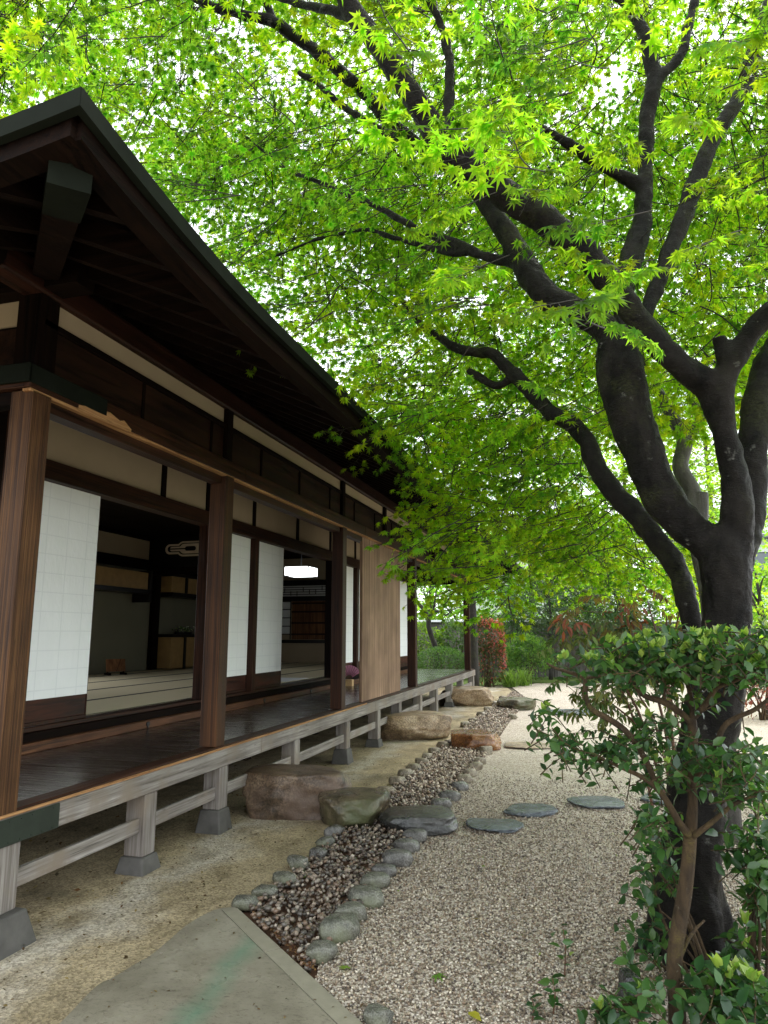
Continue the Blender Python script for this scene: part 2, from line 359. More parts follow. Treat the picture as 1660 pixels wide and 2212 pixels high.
def gravel_sheet():
    t = NT('gravel_sheet'); v = t.n('ShaderNodeTexVoronoi'); v.inputs['Scale'].default_value = 85; t.l(t.co, v.inputs['Vector'])
    sp = t.n('ShaderNodeSeparateColor'); t.l(v.outputs['Color'], sp.inputs[0])
    c = t.ramp(sp.outputs[0], [(0.0, (0.12, 0.09, 0.06)), (0.2, (0.36, 0.29, 0.23)), (0.55, (0.52, 0.45, 0.365)), (1.0, (0.68, 0.62, 0.54))])
    c = t.mix(t.ramp(v.outputs['Distance'], [(0.50, (0, 0, 0)), (0.85, (1, 1, 1))]), c, t.mix(1.0, c, (0.35, 0.31, 0.28), 'MULTIPLY'))
    big = t.noise(0.8, None, 6, 0.65); c = t.mix(t.ramp(big, [(0.4, (0, 0, 0)), (0.65, (0.6, 0.6, 0.6))]), c, t.mix(1.0, c, (0.80, 0.76, 0.70), 'MULTIPLY'))
    t.color(c); t.rough(0.6, 0.4); t.bump(t.math('MULTIPLY', v.outputs['Distance'], -1.0), 0.9, 0.008); return t.m
M['gravel_sheet'] = gravel_sheet()
def slabmat():
    t = NT('wet_concrete_slab'); n1 = t.noise(1.6, None, 7, 0.62, 0.3); n2 = t.noise(42, t.mapping((1, 1.7, 1)), 7, 0.8, 0.6)
    c = t.ramp(n1, [(0.3, (0.12, 0.108, 0.076)), (0.52, (0.205, 0.186, 0.138)), (0.75, (0.28, 0.26, 0.20))])
    c = t.mix(t.ramp(n2, [(0.52, (0, 0, 0)), (0.66, (0.8, 0.8, 0.8))]), c, (0.045, 0.038, 0.022))
    sp = t.n('ShaderNodeSeparateXYZ'); t.l(t.co, sp.inputs[0])
    # a soft green streak crossing the slab (object space, from the far corner back towards the near edge)
    d = t.math('ADD', t.math('SUBTRACT', sp.outputs[0], t.math('MULTIPLY', sp.outputs[1], STREAK[0])), -STREAK[1])
    d = t.math('ADD', d, t.math('MULTIPLY', t.math('SUBTRACT', t.noise(4.0, None, 6), 0.5), 0.16))
    band = t.ramp(t.math('ADD', t.math('MULTIPLY', t.math('ABSOLUTE', d), 9.0), 0.0), [(0.0, (0.40, 0.40, 0.40)), (0.9, (0, 0, 0))])
    band = t.math('MULTIPLY', band, t.ramp(t.noise(5.0, None, 5), [(0.30, (0.45,)*3), (0.6, (1,)*3)]))
    c = t.mix(band, c, (0.035, 0.20, 0.12))
    t.color(c); t.rough(t.ramp(t.noise(2.4, None, 4), [(0.42, (0.26,)*3), (0.60, (0.58,)*3)]), 0.5); t.bump(n2, 0.25, 0.004); return t.m
SLAB_O = G(.45094*1130, 1497.1+.45094*1035)
pa, pb = G(562, 2020)-SLAB_O, G(420, 2190)-SLAB_O
STREAK = ((pa[0]-pb[0])/(pa[1]-pb[1]), pa[0]-(pa[0]-pb[0])/(pa[1]-pb[1])*pa[1])
M['slab'] = slabmat()
M['slab_border'] = flat('slab_border_stone', (0.225, 0.208, 0.155), 0.45, 0.5, 0.25, 20, 0.2, 90)
M['earth'] = flat('earth_ground', (0.10, 0.085, 0.055), 0.9, 0.2, 0.5, 1.5, 0.5, 40)
M['litter'] = flat('leaf_litter_soil', (0.075, 0.04, 0.024), 0.9, 0.2, 0.6, 30, 0.6, 90)
M['moss'] = flat('moss_ground', (0.09, 0.13, 0.03), 0.9, 0.2, 0.5, 3, 0.6, 60)

# ================================================================== GROUND
def sheet(name, poly, z, mat, kind='structure', parent=None):
    me = bpy.data.meshes.new(name); bm = bmesh.new()
    vs = [bm.verts.new((p[0], p[1], z)) for p in poly]; f = bm.faces.new(vs); bmesh.ops.triangulate(bm, faces=[f])
    bmesh.ops.recalc_face_normals(bm, faces=bm.faces); bm.to_mesh(me); bm.free()
    o = link(name, me, mat, parent)
    if kind: o['kind'] = kind
    return o
sheet('ground', [(-150, -60), (150, -60), (150, 250), (-150, 250)], -0.03, M['earth'])
CR5 = lambda x, y: (467.9+.45094*x, 1403.6+.45094*y)
left_line = [CR5(*p) for p in [(60, 1290), (140, 1230), (225, 1170), (320, 1105), (390, 1035), (480, 985), (545, 910), (640, 830), (760, 730), (815, 690), (865, 640), (915, 595), (985, 540), (1040, 500), (1110, 450), (1200, 360), (1300, 290), (1380, 235), (1420, 200)]]
right_line = [CR5(*p) for p in [(690, 1793), (475, 1575), (505, 1450), (595, 1370), (640, 1285), (720, 1215), (765, 1135), (805, 1080), (870, 1030), (910, 960), (950, 915), (1000, 845), (1080, 765), (1130, 720), (1170, 668), (1195, 632), (1220, 600), (1245, 570), (1265, 545), (1300, 490), (1340, 440), (1400, 350), (1450, 290), (1500, 240)]]
LL = [G(*p)[:2] for p in left_line]; RL = [G(*p)[:2] for p in right_line]
sheet('sand_path', [(-9, -4)]+[(-1.3, -4), (-1.2, 2.0)]+[tuple(p) for p in LL]+[(-2.3, 21), (-9, 21)], -0.012, M['sand'])
sheet('gravel_garden', [(-2.6, -6), (9, -6), (9, 19), (4, 24.5), (0.5, 23.6), (-1.6, 23.0), (-2.2, 21.2)]+[tuple(p) for p in reversed(RL)]+[(-1.0, 2.2)], -0.008, M['gravel_sheet'])
sheet('gutter_bed', [tuple(p) for p in LL]+[tuple(p) for p in reversed(RL[1:])], -0.02, M['litter'])
sheet('moss_bank', [(-3.2, 21.3), (-1.6, 23.05), (0.5, 23.65), (4, 24.55), (12, 20), (12, 34), (-14, 34), (-14, 20)], -0.004, M['moss'])

# slab path in the foreground
CR4 = lambda x, y: (.45094*x, 1497.1+.45094*y)
wav = spline([G(*CR4(*p))[:2] for p in [(120, 1760), (300, 1585), (460, 1420), (540, 1378), (650, 1310), (720, 1270), (800, 1205), (900, 1120), (1000, 1062), (1060, 1042), (1128, 1035)]], 5)
cA = G(*CR4(1130, 1035))[:2]; cB = G(*CR4(1660, 1530))[:2]; dA = (cB-cA)/np.linalg.norm(cB-cA); cC = cA+dA*3.2
nA = np.array([dA[1], -dA[0]]); nA = nA if nA @ (np.array(wav[0])-cA) > 0 else -nA
bw = 0.085
poly = [tuple(p) for p in wav[:-1]]+[tuple(cA+nA*bw), tuple(cC+nA*bw), tuple(cC+nA*2.0)]
mb = MB(); n = len(poly)
V = [(p[0], p[1], 0.012) for p in poly]+[(p[0], p[1], -0.06) for p in poly]
mb.add(V, [tuple(range(n))]+[(i, (i+1) % n, (i+1) % n+n, i+n) for i in range(n)])
slab = empty('stone_slab_path', (float(cA[0]), float(cA[1]), 0), 'flat grey green wet slab with a green streak across it', 'slab')
mb.build('slab_surface', M['slab'], slab)
mb = MB(); L0 = 0.0
for ln in (0.62, 0.86, 0.7, 1.0):
    a = cA+dA*(L0+0.002); b = cA+dA*(L0+ln-0.002); q = [a, b, b+nA*(bw-0.004), a+nA*(bw-0.004)]
    mb.add([(p[0], p[1], z) for z in (0.014, -0.06) for p in q], [(0, 1, 2, 3), (0, 1, 5, 4), (1, 2, 6, 5), (2, 3, 7, 6), (3, 0, 4, 7)]); L0 += ln
mb.build('slab_border', M['slab_border'], slab)

# ---- loose stones baked into one mesh
def ico(sub):
    bm = bmesh.new(); bmesh.ops.create_icosphere(bm, subdivisions=sub, radius=1.0)
    V = np.array([v.co[:] for v in bm.verts]); F = np.array([[v.index for v in f.verts] for f in bm.faces]); bm.free(); return V, F
def rotm(yaw, pitch, roll):
    cy_, sy = np.cos(yaw), np.sin(yaw); cp, sp_ = np.cos(pitch), np.sin(pitch); cr, sr = np.cos(roll), np.sin(roll)
    N = len(yaw); o = np.zeros(N); l = np.ones(N)
    Z = np.array([[cy_, -sy, o], [sy, cy_, o], [o, o, l]]).transpose(2, 0, 1)
    X = np.array([[l, o, o], [o, cp, -sp_], [o, sp_, cp]]).transpose(2, 0, 1)
    Y = np.array([[cr, o, sr], [o, l, o], [-sr, o, cr]]).transpose(2, 0, 1)
    return Z @ X @ Y
def bake(TV, TF, pos, rot, scl):
    """template verts (K,3) at N places; scl (N,) or (N,3)"""
    N = len(pos); K = len(TV); scl = np.asarray(scl)
    T = TV[None]*(scl[:, None, None] if scl.ndim == 1 else scl[:, None, :])
    V = np.einsum('nij,nkj->nki', rot, T)+pos[:, None, :]
    F = (TF[None]+(np.arange(N)*K)[:, None, None]).reshape(-1, TF.shape[1])
    return V.reshape(-1, 3), F
def scatter(name, pos, size, sub, palette, mat, label, cat, flatz=(0.55, 0.8), lump=0.25):
    Vs, Fs, Cs = [], [], []; base = 0; var = 6; grp = rng.integers(0, var, len(pos))
    for k in range(var):
        TV, TF = ico(sub); TV = TV*(1+lump*rng.normal(size=(len(TV), 1)).clip(-1.2, 1.2)*0.6)
        i = np.where(grp == k)[0]; N = len(i)
        sc = size[i, None]*np.stack([rng.uniform(0.8, 1.35, N), rng.uniform(0.75, 1.1, N), rng.uniform(*flatz, N)], 1)
        V, F = bake(TV, TF, pos[i], rotm(rng.uniform(0, 6.3, N), rng.normal(0, 0.5, N), rng.normal(0, 0.5, N)), sc)
        c = palette[rng.integers(0, len(palette), N)]*rng.uniform(0.7, 1.25, (N, 1))
        Vs.append(V); Fs.append(F+base); Cs.append(np.repeat(c, len(TV), 0)); base += len(V)
    o = npmesh(name, np.vstack(Vs), np.vstack(Fs), mat, cols=np.vstack(Cs), smooth=True)
    return props(o, label, cat, None, 'stuff')
def tri_sample(poly, n, xr, yr):
    out = []
    while sum(map(len, out)) < n:
        x = rng.uniform(*xr, n*2); y = rng.uniform(*yr, n*2); k = inpoly(x, y, poly); out.append(np.stack([x[k], y[k]], 1))
    return np.vstack(out)[:n]
gut = [tuple(p) for p in LL[1:]]+[tuple(p) for p in reversed(RL[2:])]+[tuple(G(*CR5(*p))[:2]) for p in [(450, 1555), (350, 1458), (240, 1352), (130, 1248)]]
gx = [p[0] for p in gut]; gy = [p[1] for p in gut]
P = tri_sample(gut, 14000, (min(gx), max(gx)), (min(gy), max(gy))); k = rng.uniform(0, 1, len(P)) < np.clip(9.0/P[:, 1], 0, 1); P = P[k]
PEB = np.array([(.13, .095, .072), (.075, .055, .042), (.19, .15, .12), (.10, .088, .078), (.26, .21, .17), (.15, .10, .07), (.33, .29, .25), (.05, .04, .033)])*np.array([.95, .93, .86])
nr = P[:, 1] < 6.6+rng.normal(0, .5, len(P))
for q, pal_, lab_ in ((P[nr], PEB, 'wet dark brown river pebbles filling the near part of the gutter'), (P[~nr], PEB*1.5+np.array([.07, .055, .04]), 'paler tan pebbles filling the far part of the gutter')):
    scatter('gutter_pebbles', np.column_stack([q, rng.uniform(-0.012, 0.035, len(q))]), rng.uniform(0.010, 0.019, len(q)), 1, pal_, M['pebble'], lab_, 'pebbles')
ggar = [(1.9, 2.0), (4.2, 9.0)]+[tuple(p) for p in reversed(RL[:19])]
gx = [p[0] for p in ggar]; gy = [p[1] for p in ggar]
P = tri_sample(ggar, 150000, (min(gx), max(gx)), (min(gy), max(gy)))
u, v_, z_ = proj(np.column_stack([P, np.zeros(len(P))])); k = (u > -60) & (u < 1740) & (v_ < 2330) & (rng.uniform(0, 1, len(P)) < np.clip(1.5*(1.0-(P[:, 1]-2.8)/5.5), 0.0, 1)); P = P[k]
GRAVEL_PAL = np.array([(.44, .36, .26), (.28, .215, .145), (.58, .51, .40), (.14, .105, .07), (.36, .32, .265), (.22, .155, .10), (.56, .50, .41), (.09, .07, .055)])*.84
scatter('garden_gravel', np.column_stack([P, rng.uniform(-0.006, 0.003, len(P))]), rng.uniform(0.0042, 0.0075, len(P)), 1 if False else 1, GRAVEL_PAL, M['gravel'],
        'fine beige and grey gravel spread over the garden', 'gravel')

# ---- boulders, stepping stones, cobbles
def stone_mesh(c, w_, d_, h_, yaw, mat, name, label, cat, group=None, seed=0, flat_top=0.6, sq=2.6, lump=0.16, sub=5, sink=0.25):
    TV, TF = ico(sub); sd0 = Vector((seed*3.7, seed*1.3, seed*7.1)); rr_ = random.Random(seed); cuts = []
    for _ in range(9):
        pn = np.array([rr_.gauss(0, 1), rr_.gauss(0, 1), rr_.gauss(0, .6)]); pn /= np.linalg.norm(pn); cuts.append((pn, rr_.uniform(.74, .96)))
    out = np.empty_like(TV)
    for i, p in enumerate(TV):
        q = np.sign(p)*np.abs(p)**(2.0/sq); q = q/np.max(np.abs(q)+1e-9) * (np.abs(p)**sq).sum()**(-1/sq) * np.max(np.abs(p))
        q = p*((np.abs(p)**sq).sum())**(-1.0/sq)
        n1 = mnoise.noise(Vector(p*1.3)+sd0)*lump+mnoise.noise(Vector(p*3.1)+sd0)*lump*0.45+mnoise.noise(Vector(p*8)+sd0)*lump*0.16
        q = q*(1+n1)
        for pn, pt in cuts:
            e = q @ pn-pt-0.05*mnoise.noise(Vector(p*4)+sd0)
            if e > 0: q = q-pn*e*0.85
        out[i] = q*(1+0.02*mnoise.noise(Vector(p*17)+sd0)+0.012*mnoise.noise(Vector(p*34)+sd0))
    z = out[:, 2]; z = np.where(z > flat_top, flat_top+(z-flat_top)*0.22, z)
    out[:, 2] = (z-(-0.9))/(flat_top+0.9+0.06)                    # 0 .. 1
    V = np.column_stack([out[:, 0]*w_/2, out[:, 1]*d_/2, out[:, 2]*(h_*(1+sink))-h_*sink])
    ca, sa = math.cos(yaw), math.sin(yaw); V = np.column_stack([V[:, 0]*ca-V[:, 1]*sa, V[:, 0]*sa+V[:, 1]*ca, V[:, 2]])
    c = np.array([c[0], c[1], 0.0])
    o = npmesh(name, V+c, TF, mat, loc=c, smooth=True); return props(o, label, cat, group)
def boulder(x0, x1, yb, h_, depth, mat, name, label, cat, group=None, **k):
    p = G((x0+x1)/2, yb); dep = (p-CAM) @ FW; w_ = (x1-x0)*dep/FPX
    yaw = k.pop('yaw', YAW)
    c = p+np.array([-math.sin(YAW), math.cos(YAW), 0])*depth*0.45
    w_ *= ((c-CAM) @ FW)/dep
    return stone_mesh(c, w_, depth, h_, yaw, mat, name, label, cat, group, **k)
SG = 'large stepping stones along the veranda'
boulder(524, 742, 1772, 0.35, 0.74, M['rock_red'], 'boulder', 'reddish square shoe stone beside the veranda, nearest the slab', 'boulder', SG, seed=1, sq=3.2, flat_top=0.70, lump=0.13)
boulder(684, 840, 1790, 0.22, 0.56, M['rock_brown'], 'boulder', 'rounded brown green stone touching the reddish shoe stone', 'boulder', SG, seed=2, sq=3.0, flat_top=0.6)
boulder(830, 992, 1808, 0.125, 0.55, M['rock_dark'], 'boulder', 'dark wet low stone lying across the pebble gutter', 'boulder', SG, seed=3, sq=2.6, flat_top=0.5, lump=0.13)
boulder(818, 978, 1600, 0.34, 0.95, M['rock_tan'], 'boulder', 'tan flat topped shoe stone midway along the veranda', 'boulder', SG, seed=4, sq=3.6, flat_top=0.7, lump=0.14)
boulder(974, 1094, 1621, 0.20, 0.66, M['rock_orange'], 'boulder', 'shiny orange brown wet stone at the gravel edge', 'boulder', SG, seed=5, sq=3.4, flat_top=0.62, lump=0.1)
boulder(955, 1078, 1526, 0.36, 1.1, M['rock_tan'], 'boulder', 'long pale tan boulder below the far end of the veranda', 'boulder', SG, seed=6, sq=3.2, flat_top=0.66, lump=0.14)
boulder(1084, 1168, 1534, 0.20, 0.8, M['rock_brown'], 'boulder', 'low brown and grey stone right of the far pale boulder', 'boulder', SG, seed=7, sq=2.8)
TG = 'flat stepping stones in the gravel'
boulder(1016, 1140, 1800, 0.03, 0.40, M['rock_slate'], 'stepping_stone', 'flat oval grey stepping stone nearest the gutter', 'stepping stone', TG, seed=8, flat_top=0.35, lump=0.1)
boulder(1096, 1216, 1766, 0.035, 0.40, M['rock_slate'], 'stepping_stone', 'dark slate stepping stone with a ribbed wet top', 'stepping stone', TG, seed=9, flat_top=0.35, lump=0.14)
boulder(1243, 1372, 1748, 0.028, 0.46, M['rock_slate'], 'stepping_stone', 'broad blue grey stepping stone out in the open gravel', 'stepping stone', TG, seed=10, flat_top=0.35, lump=0.1)
boulder(1402, 1490, 1740, 0.028, 0.44, M['rock_slate'], 'stepping_stone', 'grey stepping stone half hidden behind the shrub trunk', 'stepping stone', TG, seed=11, flat_top=0.35, lump=0.1)
boulder(1088, 1215, 1618, 0.02, 0.55, M['rock_tan'], 'stepping_stone', 'flush tan stepping stone right of the orange stone', 'stepping stone', TG, seed=12, flat_top=0.35, lump=0.08)
boulder(1190, 1300, 1545, 0.03, 0.9, M['rock_slate'], 'stepping_stone', 'far grey flat stone in the pale gravel by the hedge', 'stepping stone', TG, seed=13, flat_top=0.35, lump=0.08)
boulder(1350, 1400, 2172, 0.10, 0.13, M['rock_dark'], 'rock', 'small grey upright rock at the foot of the shrub', 'rock', None, seed=14, flat_top=0.8)
ORD = ['first', 'second', 'third', 'fourth', 'fifth', 'sixth', 'seventh', 'eighth', 'ninth', 'tenth', 'eleventh', 'twelfth', 'thirteenth', 'fourteenth', 'fifteenth', 'sixteenth', 'seventeenth', 'eighteenth', 'nineteenth', 'twentieth', 'twenty-first', 'twenty-second', 'twenty-third', 'twenty-fourth', 'twenty-fifth', 'twenty-sixth', 'twenty-seventh', 'twenty-eighth']
def row(pts, side, g, order):
    for i, (x, y, wpx) in enumerate(pts):
        mat = M[order(i)]; X, Y_ = CR5(x, y); p = G(X, Y_); wm = wpx*.45094*((p-CAM) @ FW)/FPX
        tone = {'cob_green': 'mossy green grey', 'cob_grey': 'wet grey', 'cob_tan': 'pale tan'}[order(i)]
        h_ = min(0.11, wm*0.42)*random.uniform(0.85, 1.1)
        stone_mesh((p[0], p[1]), wm, wm*random.uniform(0.62, 0.8), h_, YAW+random.uniform(-0.5, 0.5), mat, 'cobble',
                   f'{tone} cobble, {ORD[i]} from the slab in the row on the {side} side', 'cobble', g, seed=20+i+(40 if side == 'gravel' else 0), flat_top=0.75, lump=0.13, sub=3, sink=0.3)
lc = [(140, 1235, 135), (228, 1178, 125), (325, 1112, 125), (388, 1040, 120), (487, 990, 95), (520, 935, 95), (568, 890, 110),
      (812, 690, 92), (868, 640, 84), (905, 607, 78), (945, 578, 75), (985, 545, 70), (1010, 522, 60), (1045, 496, 62), (1085, 468, 64), (1112, 450, 44),
      (1190, 366, 50), (1230, 345, 48), (1268, 315, 48), (1302, 292, 44), (1335, 265, 44), (1372, 238, 40)]
row(lc, 'sand', 'cobbles edging the gutter on the sand side', lambda i: 'cob_green' if i < 6 and i != 4 else ('cob_grey' if i in (4, 6) else 'cob_tan'))
rc = [(778, 1785, 150), (500, 1480, 170), (592, 1372, 210), (640, 1285, 170), (722, 1212, 185), (756, 1135, 160), (806, 1080, 125), (868, 1030, 150), (912, 962, 125), (952, 915, 118),
      (1078, 757, 110), (1120, 716, 112), (1165, 668, 92), (1192, 632, 84), (1216, 602, 76), (1242, 572, 74), (1262, 545, 66), (1292, 497, 78), (1335, 440, 40), (1420, 330, 50), (1465, 285, 46)]
row(rc, 'gravel', 'cobbles edging the gutter on the gravel side', lambda i: 'cob_green' if i < 6 else ('cob_grey' if i < 13 else 'cob_tan'))

# ================================================================== HOUSE
XF, XS = -2.80, -4.10            # veranda edge plane, shoji plane
Y0, YE = 2.97, 18.2              # near corner, far end of the veranda
PY = [3.03, 5.165, 8.10, 11.85, 17.62]     # veranda posts
house = empty('house', (XF, Y0, 0), 'dark timber traditional house with open veranda, paper screens and deep eaves', 'house')
# veranda floor and edge
box('veranda_floor', M['floor'], house, XS, -2.93, 3.03, YE-0.10, 0.585, 0.622)
box('veranda_floor', M['floor'], house, -8.6, XS-0.002, 3.03, 4.22, 0.585, 0.622)
box('veranda_floor', M['floor'], house, -8.6, XS-0.002, 17.0, YE-0.10, 0.585, 0.622)
mb = MB()
for a, b in ((2.99, 5.9), (5.902, 9.4), (9.402, 13.0), (13.002, YE)): mb.box(-2.925, XF, a, b, 0.474, 0.606, 0.006)
mb.build('edge_beam', M['grey_y'], house)
mb = MB().box(-2.928, XF-0.012, 2.995, YE-0.004, 0.609, 0.634, 0.004); mb.build('edge_strip', M['red_y'], house)
mb = MB().box(XF-0.010, XF+0.006, 2.975, 9.0, 0.607, 0.622, 0.003); mb.build('edge_lip', M['gold_y'], house)
box('edge_beam', M['grey_x'], house, -8.6, XF-0.002, 2.94, 2.988, 0.474, 0.606)
box('edge_beam', M['grey_x'], house, -8.6, XF-0.002, YE+0.002, YE+0.12, 0.47, 0.61)
mb = MB().box(XF-0.16, XF+0.006, 2.930, 3.40, 0.470, 0.600, 0.006)
cap = mb.build('copper_corner', M['copper'], house)
for yy in np.arange(2.97, 3.40, 0.075):
    for zz in (0.487, 0.585): MB().tube([(XF+0.005, yy, zz), (XF+0.010, yy, zz)], [0.005, 0.003], 6).build('nail_head', M['copper'], cap)
# posts of the veranda and what carries it
for i, y in enumerate(PY):
    hw = 0.072; m = M['corner_z'] if i == 0 else (M['post_z'] if i == 1 else M['red_z'])
    box('post', m, house, XF-0.15, XF-0.006, y-hw, y+hw, 0.636 if i else 0.61, 2.80, 0.006)
box('post', M['red_z'], house, -4.20, -4.07, 4.20, 4.33, 0.60, 3.45); box('post', M['red_z'], house, -4.20, -4.07, 16.62, 16.75, 0.60, 3.45)
box('post', M['red_z'], house, -4.18, -4.05, 8.20, 8.30, 0.80, 2.72); box('post', M['red_z'], house, -4.18, -4.05, 7.02, 7.13, 0.80, 2.72)
box('post', M['dark_z'], house, -4.18, -4.05, 11.08, 11.16, 0.80, 2.72); box('post', M['red_z'], house, -4.18, -4.05, 12.40, 12.52, 0.80, 2.72)
box('post', M['red_z'], house, -8.50, -8.36, 17.5, 17.64, 0.63, 2.80)
SUPS = [(3.06, 1, 0.10), (4.28, 1, 0), (5.26, 2, 0), (6.74, 0, 0), (8.31, 2, 0), (9.62, 1, 0), (10.80, 0, 0), (12.22, 1, 0), (13.58, 0, 0), (15.15, 1, 0), (16.5, 0, 0), (18.12, 1, 0)]
for y, st, big in SUPS:
    hw = 0.068+big*0.25; zb = {0: -0.02, 1: 0.088, 2: 0.155}[st] if not big else 0.15
    box('support_post', M['grey_z'], house, XF-0.155, XF-0.012, y-hw, y+hw, zb, 0.473, 0.006)
    if st:
        b0 = hw+0.042+big*0.3; t0 = hw+0.016+big*0.1; cx = XF-0.085; mb = MB()
        V = [(cx+sx*b, y+sy*b, z) for z, b in ((-0.03, b0), (zb, t0)) for sx, sy in ((-1, -1), (1, -1), (1, 1), (-1, 1))]
        mb.add(V, [(0, 1, 2, 3), (4, 5, 6, 7), (0, 1, 5, 4), (1, 2, 6, 5), (2, 3, 7, 6), (3, 0, 4, 7)])
        o = mb.build('foot_stone', M['foot'], house)
        bv = o.modifiers.new('edge', 'BEVEL'); bv.width = 0.012; bv.segments = 2
ys = [s[0] for s in SUPS]
for a, b in zip(ys[:-1], ys[1:]):
    box('tie_rail', M['grey_y'], house, XF-0.075, XF-0.045, a+0.07, b-0.07, 0.235, 0.325, 0.003)
for y in (4.1, 6.0, 8.2, 10.5, 13.0, 15.5): box('support_post', M['dark_z'], house, XS-0.1, XS+0.04, y-0.07, y+0.07, -0.02, 0.58)
box('under_light_block', M['ceil'], house, -5.4, -5.36, 3.2, 17.8, -0.03, 0.58)  # dark wall added under the floor to block light from the back

# outer lintel zone: fascia board, beam behind, board panels, plaster band, eave beam
mb = MB()
for a, b in ((2.93, 5.42), (5.424, 8.9), (8.904, 12.6), (12.604, YE-0.3)): mb.box(XF-0.042, XF, a, b, 2.806, 2.925, 0.004)
mb.build('lintel_board', M['red_y'], house)
lip = spline([(XF-0.03, 2.94, 2.796), (XF-0.03, 17.9, 2.796)], 1)
MB().box(XF-0.060, XF-0.006, 2.94, YE-0.35, 2.786, 2.804, 0.003).build('lintel_lip', M['gold_y'], house)
# the torn cedar strip near the corner
mb = MB(); tp = [(3.30, 0.02), (3.45, 0.045), (3.58, 0.06), (3.68, 0.035), (3.72, 0.05), (3.80, 0.012)]
V = [(XF+0.004, y, 2.79) for y, h in tp]+[(XF+0.007, y, 2.80+h) for y, h in tp]; n = len(tp)
mb.add(V+[(x-0.012, y, z) for x, y, z in V], [(i, i+1, n+i+1, n+i) for i in range(n-1)]+[(2*n+i, 2*n+i+1, 3*n+i+1, 3*n+i) for i in range(n-1)]+[(n+i, n+i+1, 3*n+i+1, 3*n+i) for i in range(n-1)])
mb.build('torn_edge', M['gold_y'], house)
mb = MB()
mb.box(XF-0.002, XF+0.008, 2.915, 3.55, 2.828, 2.932, 0.004); mb.box(-8.6, XF+0.008, 2.905, 2.928, 2.828, 2.932, 0.004)
mb.build('copper_flashing', M['copper_dark'], house)
mb = MB()
for a, b in zip([3.10]+[p+0.074 for p in PY[1:]], [p-0.074 for p in PY[1:]]+[YE-0.4]): mb.box(-2.945, -2.846, a, b, 2.725, 2.90, 0.004)
mb.build('lintel_beam', M['red_y'], house)
box('lintel_beam', M['dark_x'], house, -8.6, -2.95, 2.985, 3.06, 2.73, 2.90)
box('lintel_board', M['red_x'], house, -8.6, XF-0.044, 2.934, 2.976, 2.806, 2.925)
box('board_panel', M['panel'], house, -2.872, -2.858, 3.03, YE-0.4, 2.92, 3.205, 0.001)
for y in np.arange(3.99, 17.5, 0.92):
    if min(abs(y-p) for p in PY) > 0.12: box('panel_batten', M['dark_z'], house, -2.857, -2.846, y-0.014, y+0.014, 2.93, 3.20, 0.002)
box('panel_rail', M['dark_y'], house, -2.875, -2.835, 3.03, YE-0.4, 3.205, 3.245)
box('plaster_band', M['plaster'], house, -2.90, -2.862, 3.03, YE-0.4, 3.247, 3.40, 0.001)
for y in PY[1:]+[10.0, 13.5, 15.4]: box('upper_post', M['dark_z'], house, -2.93, -2.822, y-0.05, y+0.05, 2.926, 3.374, 0.004)
box('upper_post', M['dark_z'], house, -2.99, -2.835, 2.99, 3.14, 2.926, 3.42)
keta = MB().box(-2.97, -2.815, 2.70, YE-0.2, 3.375, 3.535, 0.012)
keta.build('eave_beam', M['redk_y'], house)
mb = MB(); rr = [(0.10*math.cos(t), 0.13*math.sin(t)) for t in np.linspace(0, 2*math.pi, 20, endpoint=False)]
mb.sweep([(-2.98, 2.60, 3.46), (-2.80, 2.60, 3.46)], [(0, a, b) for a, b in rr]); mb.build('beam_nose', M['dark_x'], house)
box('eave_beam', M['dark_x'], house, -8.6, -2.60, 2.98, 3.13, 3.40, 3.55)
box('board_panel', M['panel'], house, -8.6, -2.99, 3.06, 3.075, 2.92, 3.22, 0.001)
box('plaster_band', M['plaster'], house, -8.6, -2.99, 3.08, 3.095, 3.25, 3.40, 0.001)
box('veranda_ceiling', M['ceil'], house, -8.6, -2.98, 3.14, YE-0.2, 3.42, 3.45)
box('end_beam', M['dark_x'], house, -8.6, XF-0.15, 17.56, 17.68, 2.74, 3.0); box('end_panel', M['ceil'], house, -8.6, XF-0.12, 17.64, 17.67, 3.0, 3.42)

# shoji wall
mb = MB(); mb.box(XS-0.12, XS+0.06, 4.28, 16.7, 0.622, 0.695, 0.006); o = mb.build('sill', M['sill_y'], house)
box('sill', M['dark_y'], house, XS-0.14, XS+0.015, 4.28, 16.7, 0.696, 0.765); box('sill', M['red_y'], house, XS-0.14, XS-0.005, 4.28, 16.7, 0.766, 0.802)
for y in (6.02, 8.55, 10.15):
    mb = MB(); mb.sweep([(XS+0.060, y, 0.662), (XS+0.066, y, 0.662), (XS+0.070, y, 0.662)], [(0, a, b) for a, b in ((0, -.036), (.024, -.002), (.022, .018), (.008, .024), (0, .012), (-.008, .024), (-.022, .018), (-.024, -.002))])
    mb.build('nail_cover', M['iron'], house)
box('door_head', M['red_y'], house, XS-0.10, XS+0.05, 4.28, 16.7, 2.715, 2.87, 0.006)
box('upper_wall', M['plaster'], house, XS-0.05, XS-0.02, 4.28, 16.7, 2.872, 3.42, 0.001)
for y in (6.18, 7.07, 8.25, 9.7, 11.12, 12.46, 14.2): box('wall_strut', M['dark_z'], house, XS-0.06, XS-0.004, y-0.04, y+0.04, 2.872, 3.419, 0.003)
